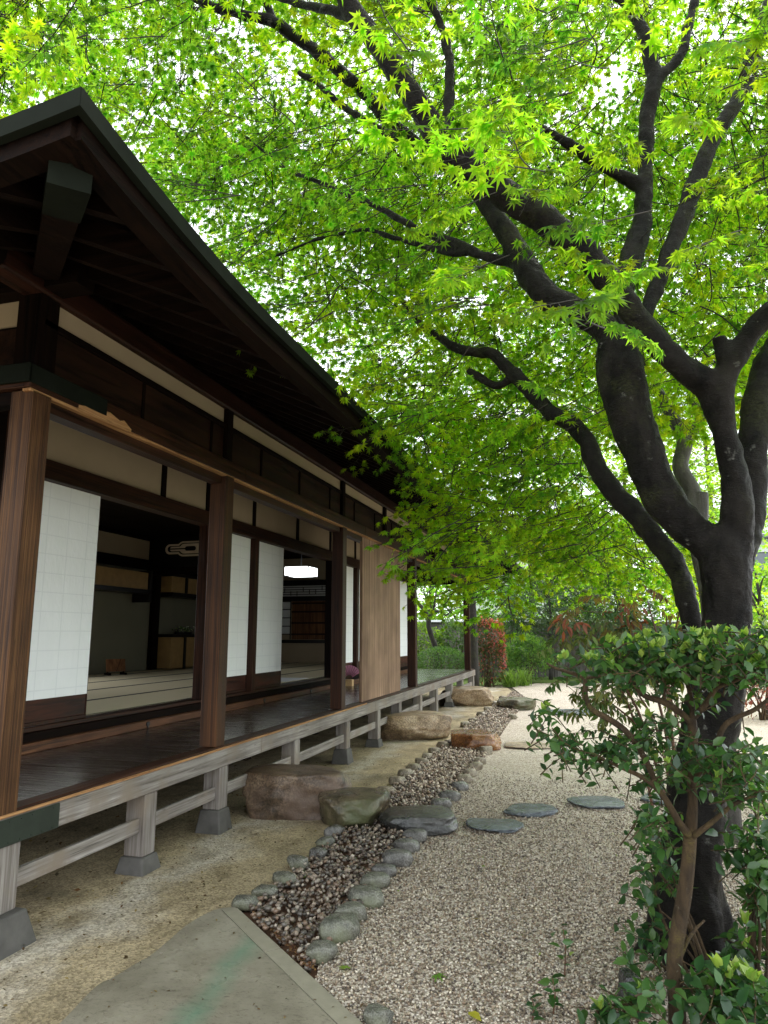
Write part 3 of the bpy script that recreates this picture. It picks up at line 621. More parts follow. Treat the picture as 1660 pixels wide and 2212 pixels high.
def shoji(y0, y1, dx=0.0):
    x = XS-0.035+dx; f = 0.032
    sc = MB(); sc.box(x-0.015, x+0.015, y0, y0+f, 0.805, 2.713, 0.003); sc.box(x-0.015, x+0.015, y1-f*0.35, y1, 0.805, 2.713, 0.003)
    sc.box(x-0.015, x+0.015, y0+f, y1-f*0.35, 0.805, 0.835, 0.003); fr = sc.build('screen', M['red_z'], house)
    MB().box(x-0.008, x+0.008, y0+f, y1-f*0.35, 0.836, 1.00, 0.001).build('kick_board', M['kick'], fr)
    MB().box(x-0.006, x+0.0155, y0+0.003, y1-0.010, 1.002, 2.710, 0.001).build('paper', M['paper'], fr)
for a, b, d in ((4.36, 5.24, 0), (7.135, 8.19, 0), (8.31, 9.235, 0), (9.05, 9.2, -0.04), (11.17, 12.38, 0), (12.53, 13.9, 0), (13.92, 15.2, -0.04), (15.2, 16.6, 0)):
    shoji(a, b, d)
# wooden rain shutter standing in the outer groove
sh = MB(); sh.box(XF-0.075, XF-0.035, 8.90, 8.94, 0.637, 2.785, 0.003); sh.box(XF-0.075, XF-0.035, 10.84, 10.87, 0.637, 2.785, 0.003)
fr = sh.build('rain_shutter', M['shutter'], house)
MB().box(XF-0.060, XF-0.034, 8.941, 10.839, 0.640, 2.783, 0.001).build('shutter_boards', M['shutter'], fr)

# rooms behind the screens
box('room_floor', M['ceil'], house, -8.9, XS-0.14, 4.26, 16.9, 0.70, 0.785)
mb = MB(); me_ = MB()
for j, xa in enumerate((-5.17, -6.09, -7.01, -7.93, -8.4)):
    xb = (XS-0.141) if j == 0 else (-5.17, -6.09, -7.01, -7.93)[j-1]
    for i in range(8):
        ya = 4.27+i*1.82-(0.91 if j % 2 else 0); yb = min(ya+1.82, 16.95); ya = max(ya, 4.27)
        if yb-ya < 0.2: continue
        mb.box(xa+0.002, xb-0.002, ya, yb-0.002, 0.786, 0.802, 0.001)
        me_.box(xa+0.002, xa+0.03, ya, yb-0.002, 0.8025, 0.8045, 0.0005); me_.box(xb-0.03, xb-0.002, ya, yb-0.002, 0.8025, 0.8045, 0.0005)
tt = mb.build('tatami_mats', M['tatami'], house); me_.build('mat_edging', M['tatami_edge'], tt)
box('back_wall', M['room_wall'], house, -8.46, -8.40, 9.35, 17.0, 0.78, 3.62); box('back_wall', M['room_wall'], house, -8.46, -8.40, 4.2, 9.349, 2.77, 3.62); box('back_wall', M['room_wall'], house, -8.46, -8.40, 4.2, 4.9, 0.78, 2.759); box('near_wall', M['dark_x'], house, -8.6, -4.21, 4.22, 4.26, 0.62, 3.42)  # gap in the rear wall, out of view, made to let sky light in
box('room_ceiling', M['ceil'], house, -8.6, XS-0.06, 4.27, 17.0, 3.62, 3.66); box('upper_wall', M['room_wall'], house, XS-0.06, XS-0.052, 4.28, 16.7, 2.87, 3.62, 0.001)
mb = MB(); mb.box(-8.395, -8.33, 4.3, 17.0, 2.76, 2.955, 0.004); mb.box(-8.395, -8.30, 4.3, 17.0, 3.34, 3.5, 0.004); mb.box(-8.395, -8.28, 12.36, 12.54, 0.81, 3.6, 0.004); mb.box(-8.395, -8.34, 10.15, 10.30, 0.81, 2.755, 0.004)
mb.build('room_beam', M['dark_y'], house)
box('room_upper_wall', M['plaster'], house, -8.394, -8.37, 4.3, 12.35, 2.957, 3.338, 0.001)
cb = box('wall_cupboard', M['gold'], house, -8.395, -8.05, 9.9, 11.75, 2.34, 2.66); box('cupboard_frame', M['lacquer'], cb, -8.395, -8.02, 9.9, 11.85, 2.26, 2.338); box('cupboard_frame', M['lacquer'], cb, -8.395, -8.02, 11.77, 11.85, 2.10, 2.70)
# ornamental transom with cut-out pattern, across the room
box('transom_board', M['lacquer'], house, -8.39, -5.62, 12.20, 12.23, 2.80, 3.6); box('transom_beam', M['dark_x'], house, -8.39, -5.62, 12.17, 12.29, 2.66, 2.798); box('room_post', M['dark_z'], house, -5.615, -5.49, 12.16, 12.30, 0.81, 3.6)
def capsule(cx, cz, hw, hh, n=16):
    a = [(cx+hw-hh+hh*math.cos(t), cz+hh*math.sin(t)) for t in np.linspace(-math.pi/2, math.pi/2, n)]
    return a+[(cx-hw+hh+hh*math.cos(t), cz+hh*math.sin(t)) for t in np.linspace(math.pi/2, 1.5*math.pi, n)]
def plate(mb, pts, y, d=0.004):
    n = len(pts); mb.add([(x, y, z) for x, z in pts]+[(x, y+d, z) for x, z in pts], [tuple(range(n)), tuple(range(n, 2*n))]+[(i, (i+1) % n, n+(i+1) % n, n+i) for i in range(n)])
tcx, tcz = -7.08, 3.16
mb = MB(); plate(mb, capsule(tcx, tcz, 0.92, 0.10), 12.190); plate(mb, capsule(tcx, tcz, 0.66, 0.15), 12.186); mb.build('transom_pattern', M['cream'], house)
mb = MB(); plate(mb, capsule(tcx, tcz, 0.86, 0.062), 12.180); plate(mb, capsule(tcx, tcz, 0.62, 0.115), 12.176); d1 = mb.build('transom_pattern', M['lacquer'], house)
mb = MB(); plate(mb, capsule(tcx, tcz, 0.80, 0.045), 12.170); plate(mb, capsule(tcx, tcz, 0.58, 0.098), 12.166); mb.build('transom_pattern', M['cream'], house)
mb = MB(); plate(mb, [(tcx+(0.15 if i % 2 == 0 else 0.085)*math.cos(i*math.pi/4), tcz+(0.15 if i % 2 == 0 else 0.085)*math.sin(i*math.pi/4)) for i in range(8)], 12.158)
for s_ in (-1, 1):
    plate(mb, capsule(tcx+s_*0.34, tcz, 0.12, 0.045), 12.160); plate(mb, capsule(tcx+s_*0.55, tcz, 0.26, 0.012), 12.162)
mb.build('transom_pattern', M['lacquer'], house)
mb = MB(); plate(mb, capsule(tcx, tcz, 0.036, 0.0359), 12.150); mb.build('transom_pattern', M['cream'], house)
# alcove with cupboards behind the transom
ca = box('alcove_cupboard', M['gold'], house, -8.395, -8.0, 12.56, 14.35, 0.83, 1.44)
box('cupboard_frame', M['lacquer'], ca, -8.395, -7.97, 12.56, 14.43, 1.442, 1.50); box('cupboard_frame', M['lacquer'], ca, -8.0, -7.975, 13.02, 13.10, 0.81, 1.44); box('cupboard_frame', M['lacquer'], ca, -8.395, -7.97, 14.352, 14.43, 0.81, 1.44)
cu = box('alcove_cupboard', M['gold'], house, -8.395, -8.05, 12.56, 14.5, 2.34, 2.66)
box('cupboard_frame', M['lacquer'], cu, -8.395, -8.02, 12.56, 14.58, 2.25, 2.338); box('cupboard_frame', M['lacquer'], cu, -8.395, -8.02, 12.56, 14.58, 2.662, 2.72); box('cupboard_frame', M['lacquer'], cu, -8.05, -8.02, 13.05, 13.13, 2.34, 2.66); box('cupboard_frame', M['lacquer'], cu, -8.395, -8.02, 14.502, 14.58, 2.1, 2.25)
# end wall with boarded door and paper windows
box('end_wall', M['plaster'], house, -8.4, XS-0.13, 16.78, 16.86, 0.80, 3.62)
mb = MB(); mb.box(-8.3, XS-0.15, 16.70, 16.775, 1.28, 1.36, 0.003); mb.box(-8.3, XS-0.15, 16.70, 16.775, 2.33, 2.45, 0.003); mb.box(-8.3, XS-0.15, 16.70, 16.775, 2.72, 2.86, 0.003); mb.build('room_beam', M['lacquer'], house)
eu = box('transom_window', M['white'], house, -8.2, XS-0.2, 16.755, 16.776, 2.452, 2.718, 0.001)
mb = MB(); rs = random.Random(3)
for z in (2.50, 2.56, 2.62, 2.68): mb.box(-8.2, XS-0.2, 16.742, 16.752, z-0.008, z+0.008, 0.001)
for x in np.arange(-8.1, -4.3, 0.17):
    z = 2.46+rs.random()*0.13; mb.box(x-0.008, x+0.008, 16.730, 16.741, z, z+0.12, 0.001)
mb.build('lattice', M['lacquer'], eu)
ed = box('end_door', M['cedar_door'], house, -7.2, -5.72, 16.72, 16.765, 1.37, 2.325)
mb = MB()
for z in (1.50, 1.78, 2.06, 2.27): mb.box(-7.2, -5.72, 16.70, 16.718, z-0.022, z+0.022, 0.002)
mb.build('door_rail', M['red_x'], ed)
for xa, xb in ((-5.68, -5.1), (-7.8, -7.24)):
    ew = box('paper_window', M['paper'], house, xa, xb, 16.74, 16.765, 1.50, 2.325, 0.001); mb = MB()
    for z in (1.5, 1.70, 1.91, 2.12, 2.32): mb.box(xa, xb, 16.725, 16.738, z-0.010, z+0.010, 0.001)
    for x in (xa, (xa+xb)/2, xb): mb.box(x-0.012, x+0.012, 16.722, 16.736, 1.37, 2.325, 0.001)
    mb.build('lattice', M['lacquer'], ew)

# eaves and roof
XE, YN, YR, SL = -1.50, 1.67, 19.4, 0.475
def upturn(y): 
    t = max(0.0, 1-(y-YN)/1.5); t2 = max(0.0, 1-(YR-y)/1.5); return 0.13*(t*t+t2*t2)
def ez(d, c): return 3.10+SL*d+upturn(c)*max(0, 1-d/1.6)          # top of the roof at distance d in from the eave
def slope(axis_pts, d_list, fn, zoff):
    V = [fn(c, d, zoff) for c in axis_pts for d in d_list]; F = []; k = len(d_list)
    for i in range(len(axis_pts)-1):
        for j in range(k-1): F.append((i*k+j, i*k+j+1, (i+1)*k+j+1, (i+1)*k+j))
    return V, F
DMAX = 4.2; mb = MB(); sof = MB()
ts = list(np.linspace(0, 1, 90)); ds = [0, 0.3, 0.7, 1.3, 2.5, DMAX]
def side(t, d, zo):                                              # garden slope, hipped at both ends
    ya, yb = YN+d, YR-d; y = ya+(yb-ya)*t; return (XE-d, y, ez(d, YN+(YR-YN)*t)+zo)
def nearside(t, d, zo):
    xa, xb = XE-d, -10.5+d; x = xa+(xb-xa)*t; return (x, YN+d, ez(d, YN+(9.0)*t)+zo)
def farside(t, d, zo):
    xa, xb = XE-d, -10.5+d; x = xa+(xb-xa)*t; return (x, YR-d, ez(d, YN+9.0*t)+zo)
for fn in (side, nearside, farside):
    mb.add(*slope(ts, ds, fn, 0.0)); sof.add(*slope(ts, ds, fn, -0.05))
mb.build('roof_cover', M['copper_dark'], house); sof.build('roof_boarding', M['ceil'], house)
cv = [(XE, YN+(YR-YN)*t, ez(0, YN+(YR-YN)*t)) for t in ts]
cn = [(XE-9.0*t, YN, ez(0, YN+9.0*t)) for t in ts]
cvf = [(x, y-0.010 if i == 0 else y, z) for i, (x, y, z) in enumerate(cv)]
fa = MB(); fa.sweep(cvf, [(0.012, 0, 0.012), (0.012, 0, -0.056), (-0.02, 0, -0.056), (-0.02, 0, 0.012)]); fa.sweep([(x+0.010, y, z) for x, y, z in cn], [(0, -0.012, 0.013), (0, -0.012, -0.055), (0, 0.02, -0.055), (0, 0.02, 0.013)])
fa.build('eave_fascia', M['copper_dark'], house)
fb = MB(); fb.sweep([(x-0.075, y+0.05 if i == 0 else y, z) for i, (x, y, z) in enumerate(cv)], [(0.05, 0, -0.03), (0.05, 0, -0.125), (-0.05, 0, -0.125), (-0.05, 0, -0.03)])
fb.sweep([(x-0.05, y+0.075, z) for x, y, z in cn], [(0, -0.05, -0.032), (0, -0.05, -0.123), (0, 0.05, -0.123), (0, 0.05, -0.032)]); fb.build('eave_board', M['dark_y'], house)
for y in np.arange(2.12, 19.0, 0.325):
    d0 = 0.14; d1 = min(1.62, max(0.3, y-YN-0.02), YR-y)
    za = ez(d0, y)-0.105; zb = ez(d1, y)-0.105
    MB().bar((XE-d0, y, za), (XE-d1, y, zb), 0.062, 0.095).build('rafter', M['dark_x'], house)
for x in np.arange(-2.0, -5.4, -0.325):
    d1 = min(1.5, max(0.3, XE-x-0.02)); c = YN+(XE-x)
    MB().bar((x, YN+0.14, ez(0.14, c)-0.105), (x, YN+d1, ez(d1, c)-0.105), 0.062, 0.095).build('rafter', M['dark_y'], house)
box('gap_light_block', M['ceil'], house, -2.93, -2.90, 3.0, YE+0.1, 3.53, 3.80, 0.001); box('gap_light_block', M['ceil'], house, -8.6, -2.94, 3.05, 3.08, 3.54, 3.80, 0.001)  # boards added to stop sky light leaking in above the eave beams
mb = MB(); 
for d in (0.55, 0.95, 1.3): mb.bar((XE-d, YN+d, ez(d, YN+d)-0.06), (XE-d, YR-d, ez(d, 10)-0.06), 0.05, 0.02)
hp0 = np.array([XE-0.13, YN+0.13, ez(0.13, YN)-0.18]); hp1 = np.array([XE-1.5, YN+1.5, ez(1.5, YN)-0.22]); hm = hp0+(hp1-hp0)*0.2
MB().bar(hm, hp1, 0.13, 0.17).build('hip_rafter', M['dark_y'], house); MB().bar(hp0, hm, 0.140, 0.180).build('hip_cap', M['copper_dark'], house)

# ------------------------------------------------------------------ things standing in the rooms
def lamp():
    c = np.array([-5.42, 13.0, 2.72]); o = empty('ceiling_lamp', tuple(c), 'lit white rectangular paper lamp hanging in the room behind the second opening', 'lamp')
    MB().box(c[0]-0.25, c[0]+0.25, c[1]-0.25, c[1]+0.25, c[2]-0.085, c[2]+0.085, 0.006).build('lamp_shade', M['lamp'], o)
    mb = MB()
    for sx in (-1, 1):
        for sy in (-1, 1): mb.box(c[0]+sx*0.253-0.008, c[0]+sx*0.253+0.008, c[1]+sy*0.253-0.008, c[1]+sy*0.253+0.008, c[2]-0.096, c[2]+0.096, 0.002)
    for sx in (-1, 1): mb.box(c[0]+sx*0.253-0.007, c[0]+sx*0.253+0.007, c[1]-0.244, c[1]+0.244, c[2]-0.098, c[2]-0.086, 0.002); mb.box(c[0]-0.244, c[0]+0.244, c[1]+sx*0.253-0.007, c[1]+sx*0.253+0.007, c[2]-0.098, c[2]-0.086, 0.002)
    mb.build('lamp_frame', M['dark_x'], o); MB().tube([(c[0], c[1], c[2]+0.09), (c[0], c[1], 3.2)], [0.012, 0.012], 6).build('cord', M['iron'], o)
lamp()
def fan():
    p = G(757, 1482, 0.623); o = empty('folding_fan', tuple(p), 'open pink folding fan standing in a pale wooden block on the veranda', 'fan')
    MB().box(p[0]-0.10, p[0]+0.05, p[1]-0.05, p[1]+0.05, p[2], p[2]+0.11, 0.004).build('stand', M['light_wood'], o)
    mb = MB(); n = 22; V = []; c = np.array([p[0]-0.02, p[1]-0.01, p[2]+0.115])
    for i in range(n+1):
        t = R(-62+124*i/n); z = 0.010*(i % 2)
        for r_ in (0.07, 0.235): V.append(c+np.array([math.sin(t)*r_, z, math.cos(t)*r_]))
    mb.add(V+[v+np.array([0, 0.002, 0]) for v in V], [(2*i, 2*i+1, 2*i+3, 2*i+2) for i in range(n)]+[(2*i+2*n+2, 2*i+1+2*n+2, 2*i+3+2*n+2, 2*i+2+2*n+2) for i in range(n)])
    mb.build('leaf', M['pink'], o); mb = MB()
    for i in range(0, n+1, 2):
        t = R(-62+124*i/n); mb.bar(c+np.array([0, -0.004, 0]), c+np.array([math.sin(t)*0.232, -0.004, math.cos(t)*0.232]), 0.005, 0.003, (0, 1, 0))
    mb.build('ribs', M['cane'], o)
fan()
def signboard(p, yaw, label):
    o = empty('wooden_stand', tuple(p), label, 'stand', 'small brown stands on the tatami'); mb = MB()
    ca, sa = math.cos(yaw), math.sin(yaw); tr = lambda x, y, z: (p[0]+x*ca-y*sa, p[1]+x*sa+y*ca, p[2]+z)
    q = [tr(-.17, 0, .06), tr(.17, 0, .06), tr(.17, .05, .27), tr(-.17, .05, .27)]; q2 = [tr(-.17, .015, .06), tr(.17, .015, .06), tr(.17, .065, .27), tr(-.17, .065, .27)]
    mb.add(q+q2, [(0, 1, 2, 3), (4, 5, 6, 7), (0, 1, 5, 4), (1, 2, 6, 5), (2, 3, 7, 6), (3, 0, 4, 7)]); mb.build('board', M['cedar_door'], o); mb = MB()
    for s_ in (-1, 1): MB().bar(tr(s_*.14, -.09, .02), tr(s_*.14, .13, .02), .03, .035).bar(tr(s_*.14, .02, .03), tr(s_*.14, .05, .2), .02, .02, (0, 1, 0)).build('foot', M['dark_x'], o)
signboard((-7.9, 10.75, 0.803), R(60), 'small brown wooden stand on the tatami before the plain wall, farther left')
signboard((-7.3, 13.1, 0.803), R(60), 'small brown wooden stand on the tatami before the gold cupboard')
def flowers():
    p = np.array([-8.18, 13.3, 1.501]); o = empty('flower_dish', tuple(p), 'low dark dish of pale flowers standing on the alcove cupboard', 'flower dish')
    mb = MB(); mb.sweep([p, p+np.array([0, 0, .02]), p+np.array([0, 0, .045])], [(0.13*math.cos(t), 0.28*math.sin(t), 0) for t in np.linspace(0, 6.283, 20, endpoint=False)]); mb.build('dish', M['lacquer'], o)
    N = 90; TV = np.array([(0, 0, 0), (.35, .5, .1), (0, 1, .15), (-.35, .5, .1)]); TF = np.array([(0, 1, 2, 3)])
    pos = p+np.column_stack([rng.normal(0, .06, N), rng.normal(0, .17, N), rng.uniform(.04, .14, N)])
    V, F = bake(TV, TF, pos, rotm(rng.uniform(0, 6.3, N), rng.uniform(-.5, 1, N), rng.normal(0, .5, N)), rng.uniform(.04, .075, N))
    c = np.where(rng.uniform(0, 1, (N, 1)) < .55, np.array([[.75, .78, .76]]), np.array([[.10, .16, .06]])); npmesh('blooms', V, F, M['soft_leaf'], o, cols=np.repeat(c, 4, 0))
flowers()
pp = MB().box(-4.9, -4.32, 9.9, 10.75, 0.806, 0.812, 0.002).build('paper_sheet', M['white'], None, loc=(-4.6, 10.3, 0.806)); props(pp, 'white paper sheet lying on the tatami inside the second opening', 'paper sheet')

# ================================================================== MAPLE TREES
def limb(rows, n=6):
    """rows of (x, y, distance Y, radius in frame pixels) -> smoothed world points and radii"""
    W = []
    for x, y, Y, r in rows:
        p = at(x, y, Y); W.append([*p, r*((p-CAM) @ FW)/FPX])
    S = spline(W, n); return S[:, :3], np.maximum(S[:, 3]*(0.9 if S[:, 3].max() > .03 else 1.0), 0.0012)
LIMBS = dict(
 trunk=[(1500, 2125, 3.92, 88), (1497, 2000, 3.92, 74), (1500, 1780, 3.92, 70), (1530, 1600, 3.92, 66), (1556, 1478, 3.92, 62), (1570, 1360, 3.92, 57), (1568, 1270, 3.92, 55), (1562, 1190, 3.92, 60), (1558, 1140, 3.92, 52)],
 S2=[(1512, 1500, 4.10, 24), (1500, 1370, 4.16, 27), (1467, 1240, 4.22, 28), (1423, 1170, 4.26, 27), (1364, 1101, 4.32, 27), (1315, 1052, 4.36, 26), (1284, 997, 4.40, 24), (1266, 950, 4.44, 23), (1236, 919, 4.5, 22), (1187, 887, 4.56, 20), (1138, 838, 4.62, 18), (1098, 795, 4.68, 17), (1062, 764, 4.74, 16), (1030, 761, 4.8, 14), (990, 754, 4.86, 13), (946, 726, 4.95, 11), (901, 692, 5.05, 10), (869, 648, 5.12, 8)],
 S2b=[(1110, 815, 4.66, 12), (1075, 833, 4.72, 11), (1040, 815, 4.78, 10), (1010, 801, 4.82, 9)],
 M=[(1556, 1200, 3.92, 44), (1520, 1165, 3.92, 46), (1470, 1120, 3.92, 47), (1425, 1060, 3.90, 48), (1392, 985, 3.88, 50), (1365, 910, 3.86, 51), (1350, 840, 3.84, 54), (1338, 780, 3.84, 54), (1330, 735, 3.84, 44)],
 A=[(1345, 790, 3.86, 40), (1325, 735, 3.86, 38), (1290, 700, 3.88, 36), (1240, 672, 3.90, 35), (1187, 642, 3.92, 34), (1148, 600, 3.94, 33), (1122, 552, 3.96, 30), (1105, 520, 3.96, 28), (1071, 470, 3.96, 25), (1035, 415, 3.96, 24), (990, 375, 3.94, 22), (945, 340, 3.92, 20), (889, 303, 3.90, 18), (842, 262, 3.86, 17), (791, 205, 3.80, 17), (710, 130, 3.68, 16), (640, 80, 3.58, 15), (583, 45, 3.50, 13), (507, 28, 3.44, 12), (416, -5, 3.40, 10), (340, -60, 3.3, 8)],
 Astub=[(600, 60, 3.52, 11), (584, 25, 3.50, 9), (572, -5, 3.46, 8)],
 C=[(870, 300, 3.90, 13), (832, 284, 3.94, 12), (791, 262, 3.98, 11), (751, 236, 4.02, 10), (710, 203, 4.06, 9), (680, 175, 4.1, 8), (644, 156, 4.12, 7)],
 C2=[(650, 160, 4.12, 6), (600, 182, 4.2, 6), (560, 185, 4.25, 6), (507, 167, 4.3, 6), (421, 150, 4.4, 6), (330, 127, 4.5, 6), (254, 86, 4.6, 5), (203, 66, 4.66, 4)],
 B=[(1548, 850, 3.84, 36), (1515, 822, 3.80, 33), (1483, 800, 3.76, 31), (1433, 757, 3.70, 31), (1399, 712, 3.65, 31), (1359, 662, 3.60, 32), (1315, 603, 3.54, 33), (1266, 548, 3.46, 33), (1226, 517, 3.40, 34), (1170, 469, 3.32, 36), (1108, 430, 3.24, 36), (1040, 378, 3.16, 35), (977, 325, 3.08, 34), (936, 277, 3.02, 32), (889, 205, 2.94, 30), (847, 138, 2.88, 29), (800, 75, 2.82, 27), (760, 20, 2.78, 25), (735, -30, 2.74, 24), (700, -90, 2.7, 20)],
 B3=[(775, 45, 2.80, 15), (740, 28, 2.82, 14), (690, 18, 2.84, 13), (640, 8, 2.88, 11), (595, -8, 2.9, 9)],
 Bup=[(962, 300, 3.06, 17), (969, 250, 3.08, 15), (972, 156, 3.10, 14), (962, 78, 3.12, 13), (935, 10, 3.12, 12), (915, -50, 3.12, 10)],
 R=[(1575, 1230, 3.92, 44), (1588, 1155, 3.90, 42), (1594, 1081, 3.88, 37), (1582, 1007, 3.86, 32), (1566, 930, 3.84, 31), (1555, 880, 3.83, 36), (1548, 850, 3.82, 38), (1568, 810, 3.80, 30), (1590, 765, 3.78, 29), (1615, 728, 3.76, 27), (1660, 680, 3.72, 26), (1720, 620, 3.68, 24), (1800, 540, 3.6, 20)],
 Rstub=[(1572, 800, 3.79, 22), (1562, 760, 3.78, 18), (1553, 728, 3.77, 17)],
 R2=[(1578, 1250, 3.98, 40), (1612, 1130, 4.05, 37), (1624, 1050, 4.10, 36), (1626, 958, 4.15, 36), (1640, 860, 4.20, 35), (1668, 770, 4.25, 33), (1725, 680, 4.3, 30), (1800, 560, 4.4, 25)],
 V=[(1345, 760, 3.90, 24), (1345, 690, 4.0, 23), (1350, 625, 4.1, 24), (1360, 570, 4.2, 27), (1384, 500, 4.3, 26), (1390, 440, 4.35, 22), (1394, 365, 4.4, 20), (1399, 260, 4.45, 20), (1412, 172, 4.45, 19), (1398, 90, 4.45, 17), (1368, 26, 4.45, 14), (1320, -20, 4.45, 12)],
 V2=[(1390, 410, 4.38, 18), (1363, 388, 4.36, 17), (1316, 368, 4.32, 15), (1254, 328, 4.28, 13), (1191, 288, 4.24, 11), (1118, 256, 4.2, 8)],
 V3=[(1405, 230, 4.45, 13), (1430, 165, 4.45, 13), (1472, 118, 4.5, 13), (1488, 52, 4.55, 12), (1505, -20, 4.6, 11)],
 W=[(1350, 760, 3.88, 22), (1385, 700, 3.94, 20), (1410, 640, 4.0, 20), (1446, 547, 4.08, 21), (1477, 469, 4.14, 22), (1509, 375, 4.2, 22), (1545, 290, 4.26, 21), (1592, 220, 4.32, 20), (1623, 130, 4.4, 19), (1655, 26, 4.5, 18), (1685, -60, 4.6, 16)],
 K=[(1300, 800, 3.90, 9), (1281, 795, 3.94, 8), (1236, 786, 4.0, 7), (1207, 771, 4.06, 6), (1157, 766, 4.1, 5)],
 K2=[(1245, 788, 3.99, 6), (1187, 806, 4.05, 5), (1147, 818, 4.1, 4)],
 L1=[(1118, 570, 3.96, 15), (1085, 562, 4.0, 14), (1045, 553, 4.05, 13), (993, 528, 4.12, 12), (925, 505, 4.2, 11), (873, 478, 4.28, 10), (795, 437, 4.38, 9), (761, 426, 4.42, 8), (685, 391, 4.5, 7), (619, 365, 4.6, 6), (568, 325, 4.68, 5), (528, 294, 4.75, 4)],
 L1b=[(625, 370, 4.6, 6), (583, 394, 4.66, 5.5), (522, 391, 4.75, 5), (456, 350, 4.85, 4.5), (380, 325, 4.95, 4), (330, 335, 5.0, 3)],
 L2=[(1010, 545, 4.1, 11), (985, 548, 4.14, 10), (925, 535, 4.22, 9), (847, 512, 4.32, 8), (795, 497, 4.4, 7), (740, 505, 4.46, 6), (685, 517, 4.52, 5), (609, 548, 4.6, 4), (558, 568, 4.66, 3)],
)
LIMBS.update(
 H1=[(1074, 846, 4.68, 5), (1078, 880, 4.70, 4.5), (1103, 933, 4.72, 4), (1118, 960, 4.74, 3.6), (1135, 1005, 4.76, 3.2), (1165, 1060, 4.78, 2.8), (1192, 1090, 4.8, 2.4), (1215, 1130, 4.8, 2), (1230, 1170, 4.8, 1.6)],
 H2=[(1118, 958, 4.74, 2.8), (1112, 1000, 4.76, 2.6), (1130, 1080, 4.78, 2.3), (1138, 1130, 4.8, 2), (1125, 1200, 4.8, 1.7), (1120, 1240, 4.8, 1.4)],
 H3=[(1082, 885, 4.70, 3.2), (1060, 930, 4.74, 2.8), (1040, 940, 4.8, 2.2), (1000, 990, 4.9, 1.7)], H4=[(1072, 860, 4.7, 2.6), (1020, 905, 4.8, 2.2), (970, 950, 4.9, 1.9), (900, 1000, 5.0, 1.5)],
 H5=[(1105, 940, 4.72, 2.6), (1085, 985, 4.76, 2.2), (1075, 1030, 4.8, 1.7), (1040, 1090, 4.85, 1.4)], H6=[(946, 730, 4.95, 4), (905, 752, 5.0, 3.2), (870, 745, 5.05, 2.6), (845, 800, 5.1, 2), (835, 870, 5.1, 1.5)],
 T1=[(1045, 372, 3.16, 7), (1071, 260, 3.1, 6), (1103, 146, 3.04, 5), (1129, 68, 3.0, 4.5), (1134, -10, 2.96, 4)], T2=[(1115, 108, 3.02, 3.6), (1140, 60, 3.0, 3), (1180, -10, 2.96, 2.4)],
 T3=[(975, 525, 4.14, 4), (985, 480, 4.14, 3.4), (972, 430, 4.12, 3), (965, 370, 4.1, 2.4)],
 N0=[(250, -80, 1.45, 2.6), (190, 60, 1.45, 2.2), (160, 160, 1.45, 1.9), (152, 215, 1.45, 1.7), (165, 250, 1.45, 1.4), (172, 285, 1.45, 1.1)], N1=[(152, 215, 1.45, 1.4), (125, 228, 1.44, 1.2), (105, 237, 1.43, 0.9)],
 N2=[(153, 222, 1.45, 1.4), (185, 236, 1.46, 1.2), (205, 250, 1.47, 1.1), (226, 262, 1.48, 0.8)], N3=[(190, 238, 1.46, 1.2), (208, 222, 1.46, 1.0), (196, 212, 1.46, 0.8)], N4=[(163, 246, 1.45, 1.2), (186, 258, 1.45, 1.0), (196, 250, 1.45, 0.8)], N5=[(172, 285, 1.45, 1.1), (166, 318, 1.45, 0.9), (150, 312, 1.45, 0.7)])
THIN = {'K', 'K2', 'L1b', 'C2', 'H1', 'H2', 'H3', 'H4', 'H5', 'H6', 'T1', 'T2', 'T3', 'N0', 'N1', 'N2', 'N3', 'N4', 'N5'}
maple = empty('maple_tree', tuple(np.append(G(1500, 2110)[:2], 0)), 'big spreading maple with wet black trunk and bright green leaves arching over the garden', 'tree')
mb = MB(); tb = MB(); paths = {}
for k, rows in LIMBS.items():
    p, r = limb(rows); paths[k] = (p, r)
    (tb if k in THIN else mb).tube(p, r, 16 if r.max() > 0.04 else 10, 0.16)
p0 = np.array([at(1500, 2110, 3.92)[0], 3.86, 0])                              # root flare
for t in np.linspace(0, 6.28, 7)[:-1]:
    a = np.array([math.cos(t), math.sin(t), 0]); mb.tube([p0+a*0.02+np.array([0, 0.06, 0.75]), p0+a*0.09+np.array([0, 0.06, 0.25]), p0+a*0.15+np.array([0, 0.06, 0.06]), p0+a*0.26+np.array([0, 0.06, -0.06])], [0.05, 0.085, 0.075, 0.04], 8)
tr = mb.build('trunk', M['bark'], maple, smooth=True)
rm = tr.modifiers.new('join', 'REMESH'); rm.mode = 'VOXEL'; rm.voxel_size = 0.011; rm.use_smooth_shade = True
sm = tr.modifiers.new('soft', 'SMOOTH'); sm.iterations = 7; sm.factor = 0.5
tx = bpy.data.textures.new('bark_lumps', 'CLOUDS'); tx.noise_scale = 0.11; tx.noise_depth = 3
dp = tr.modifiers.new('lumps', 'DISPLACE'); dp.texture = tx; dp.strength = 0.030; dp.mid_level = 0.58; dp.texture_coords = 'LOCAL'

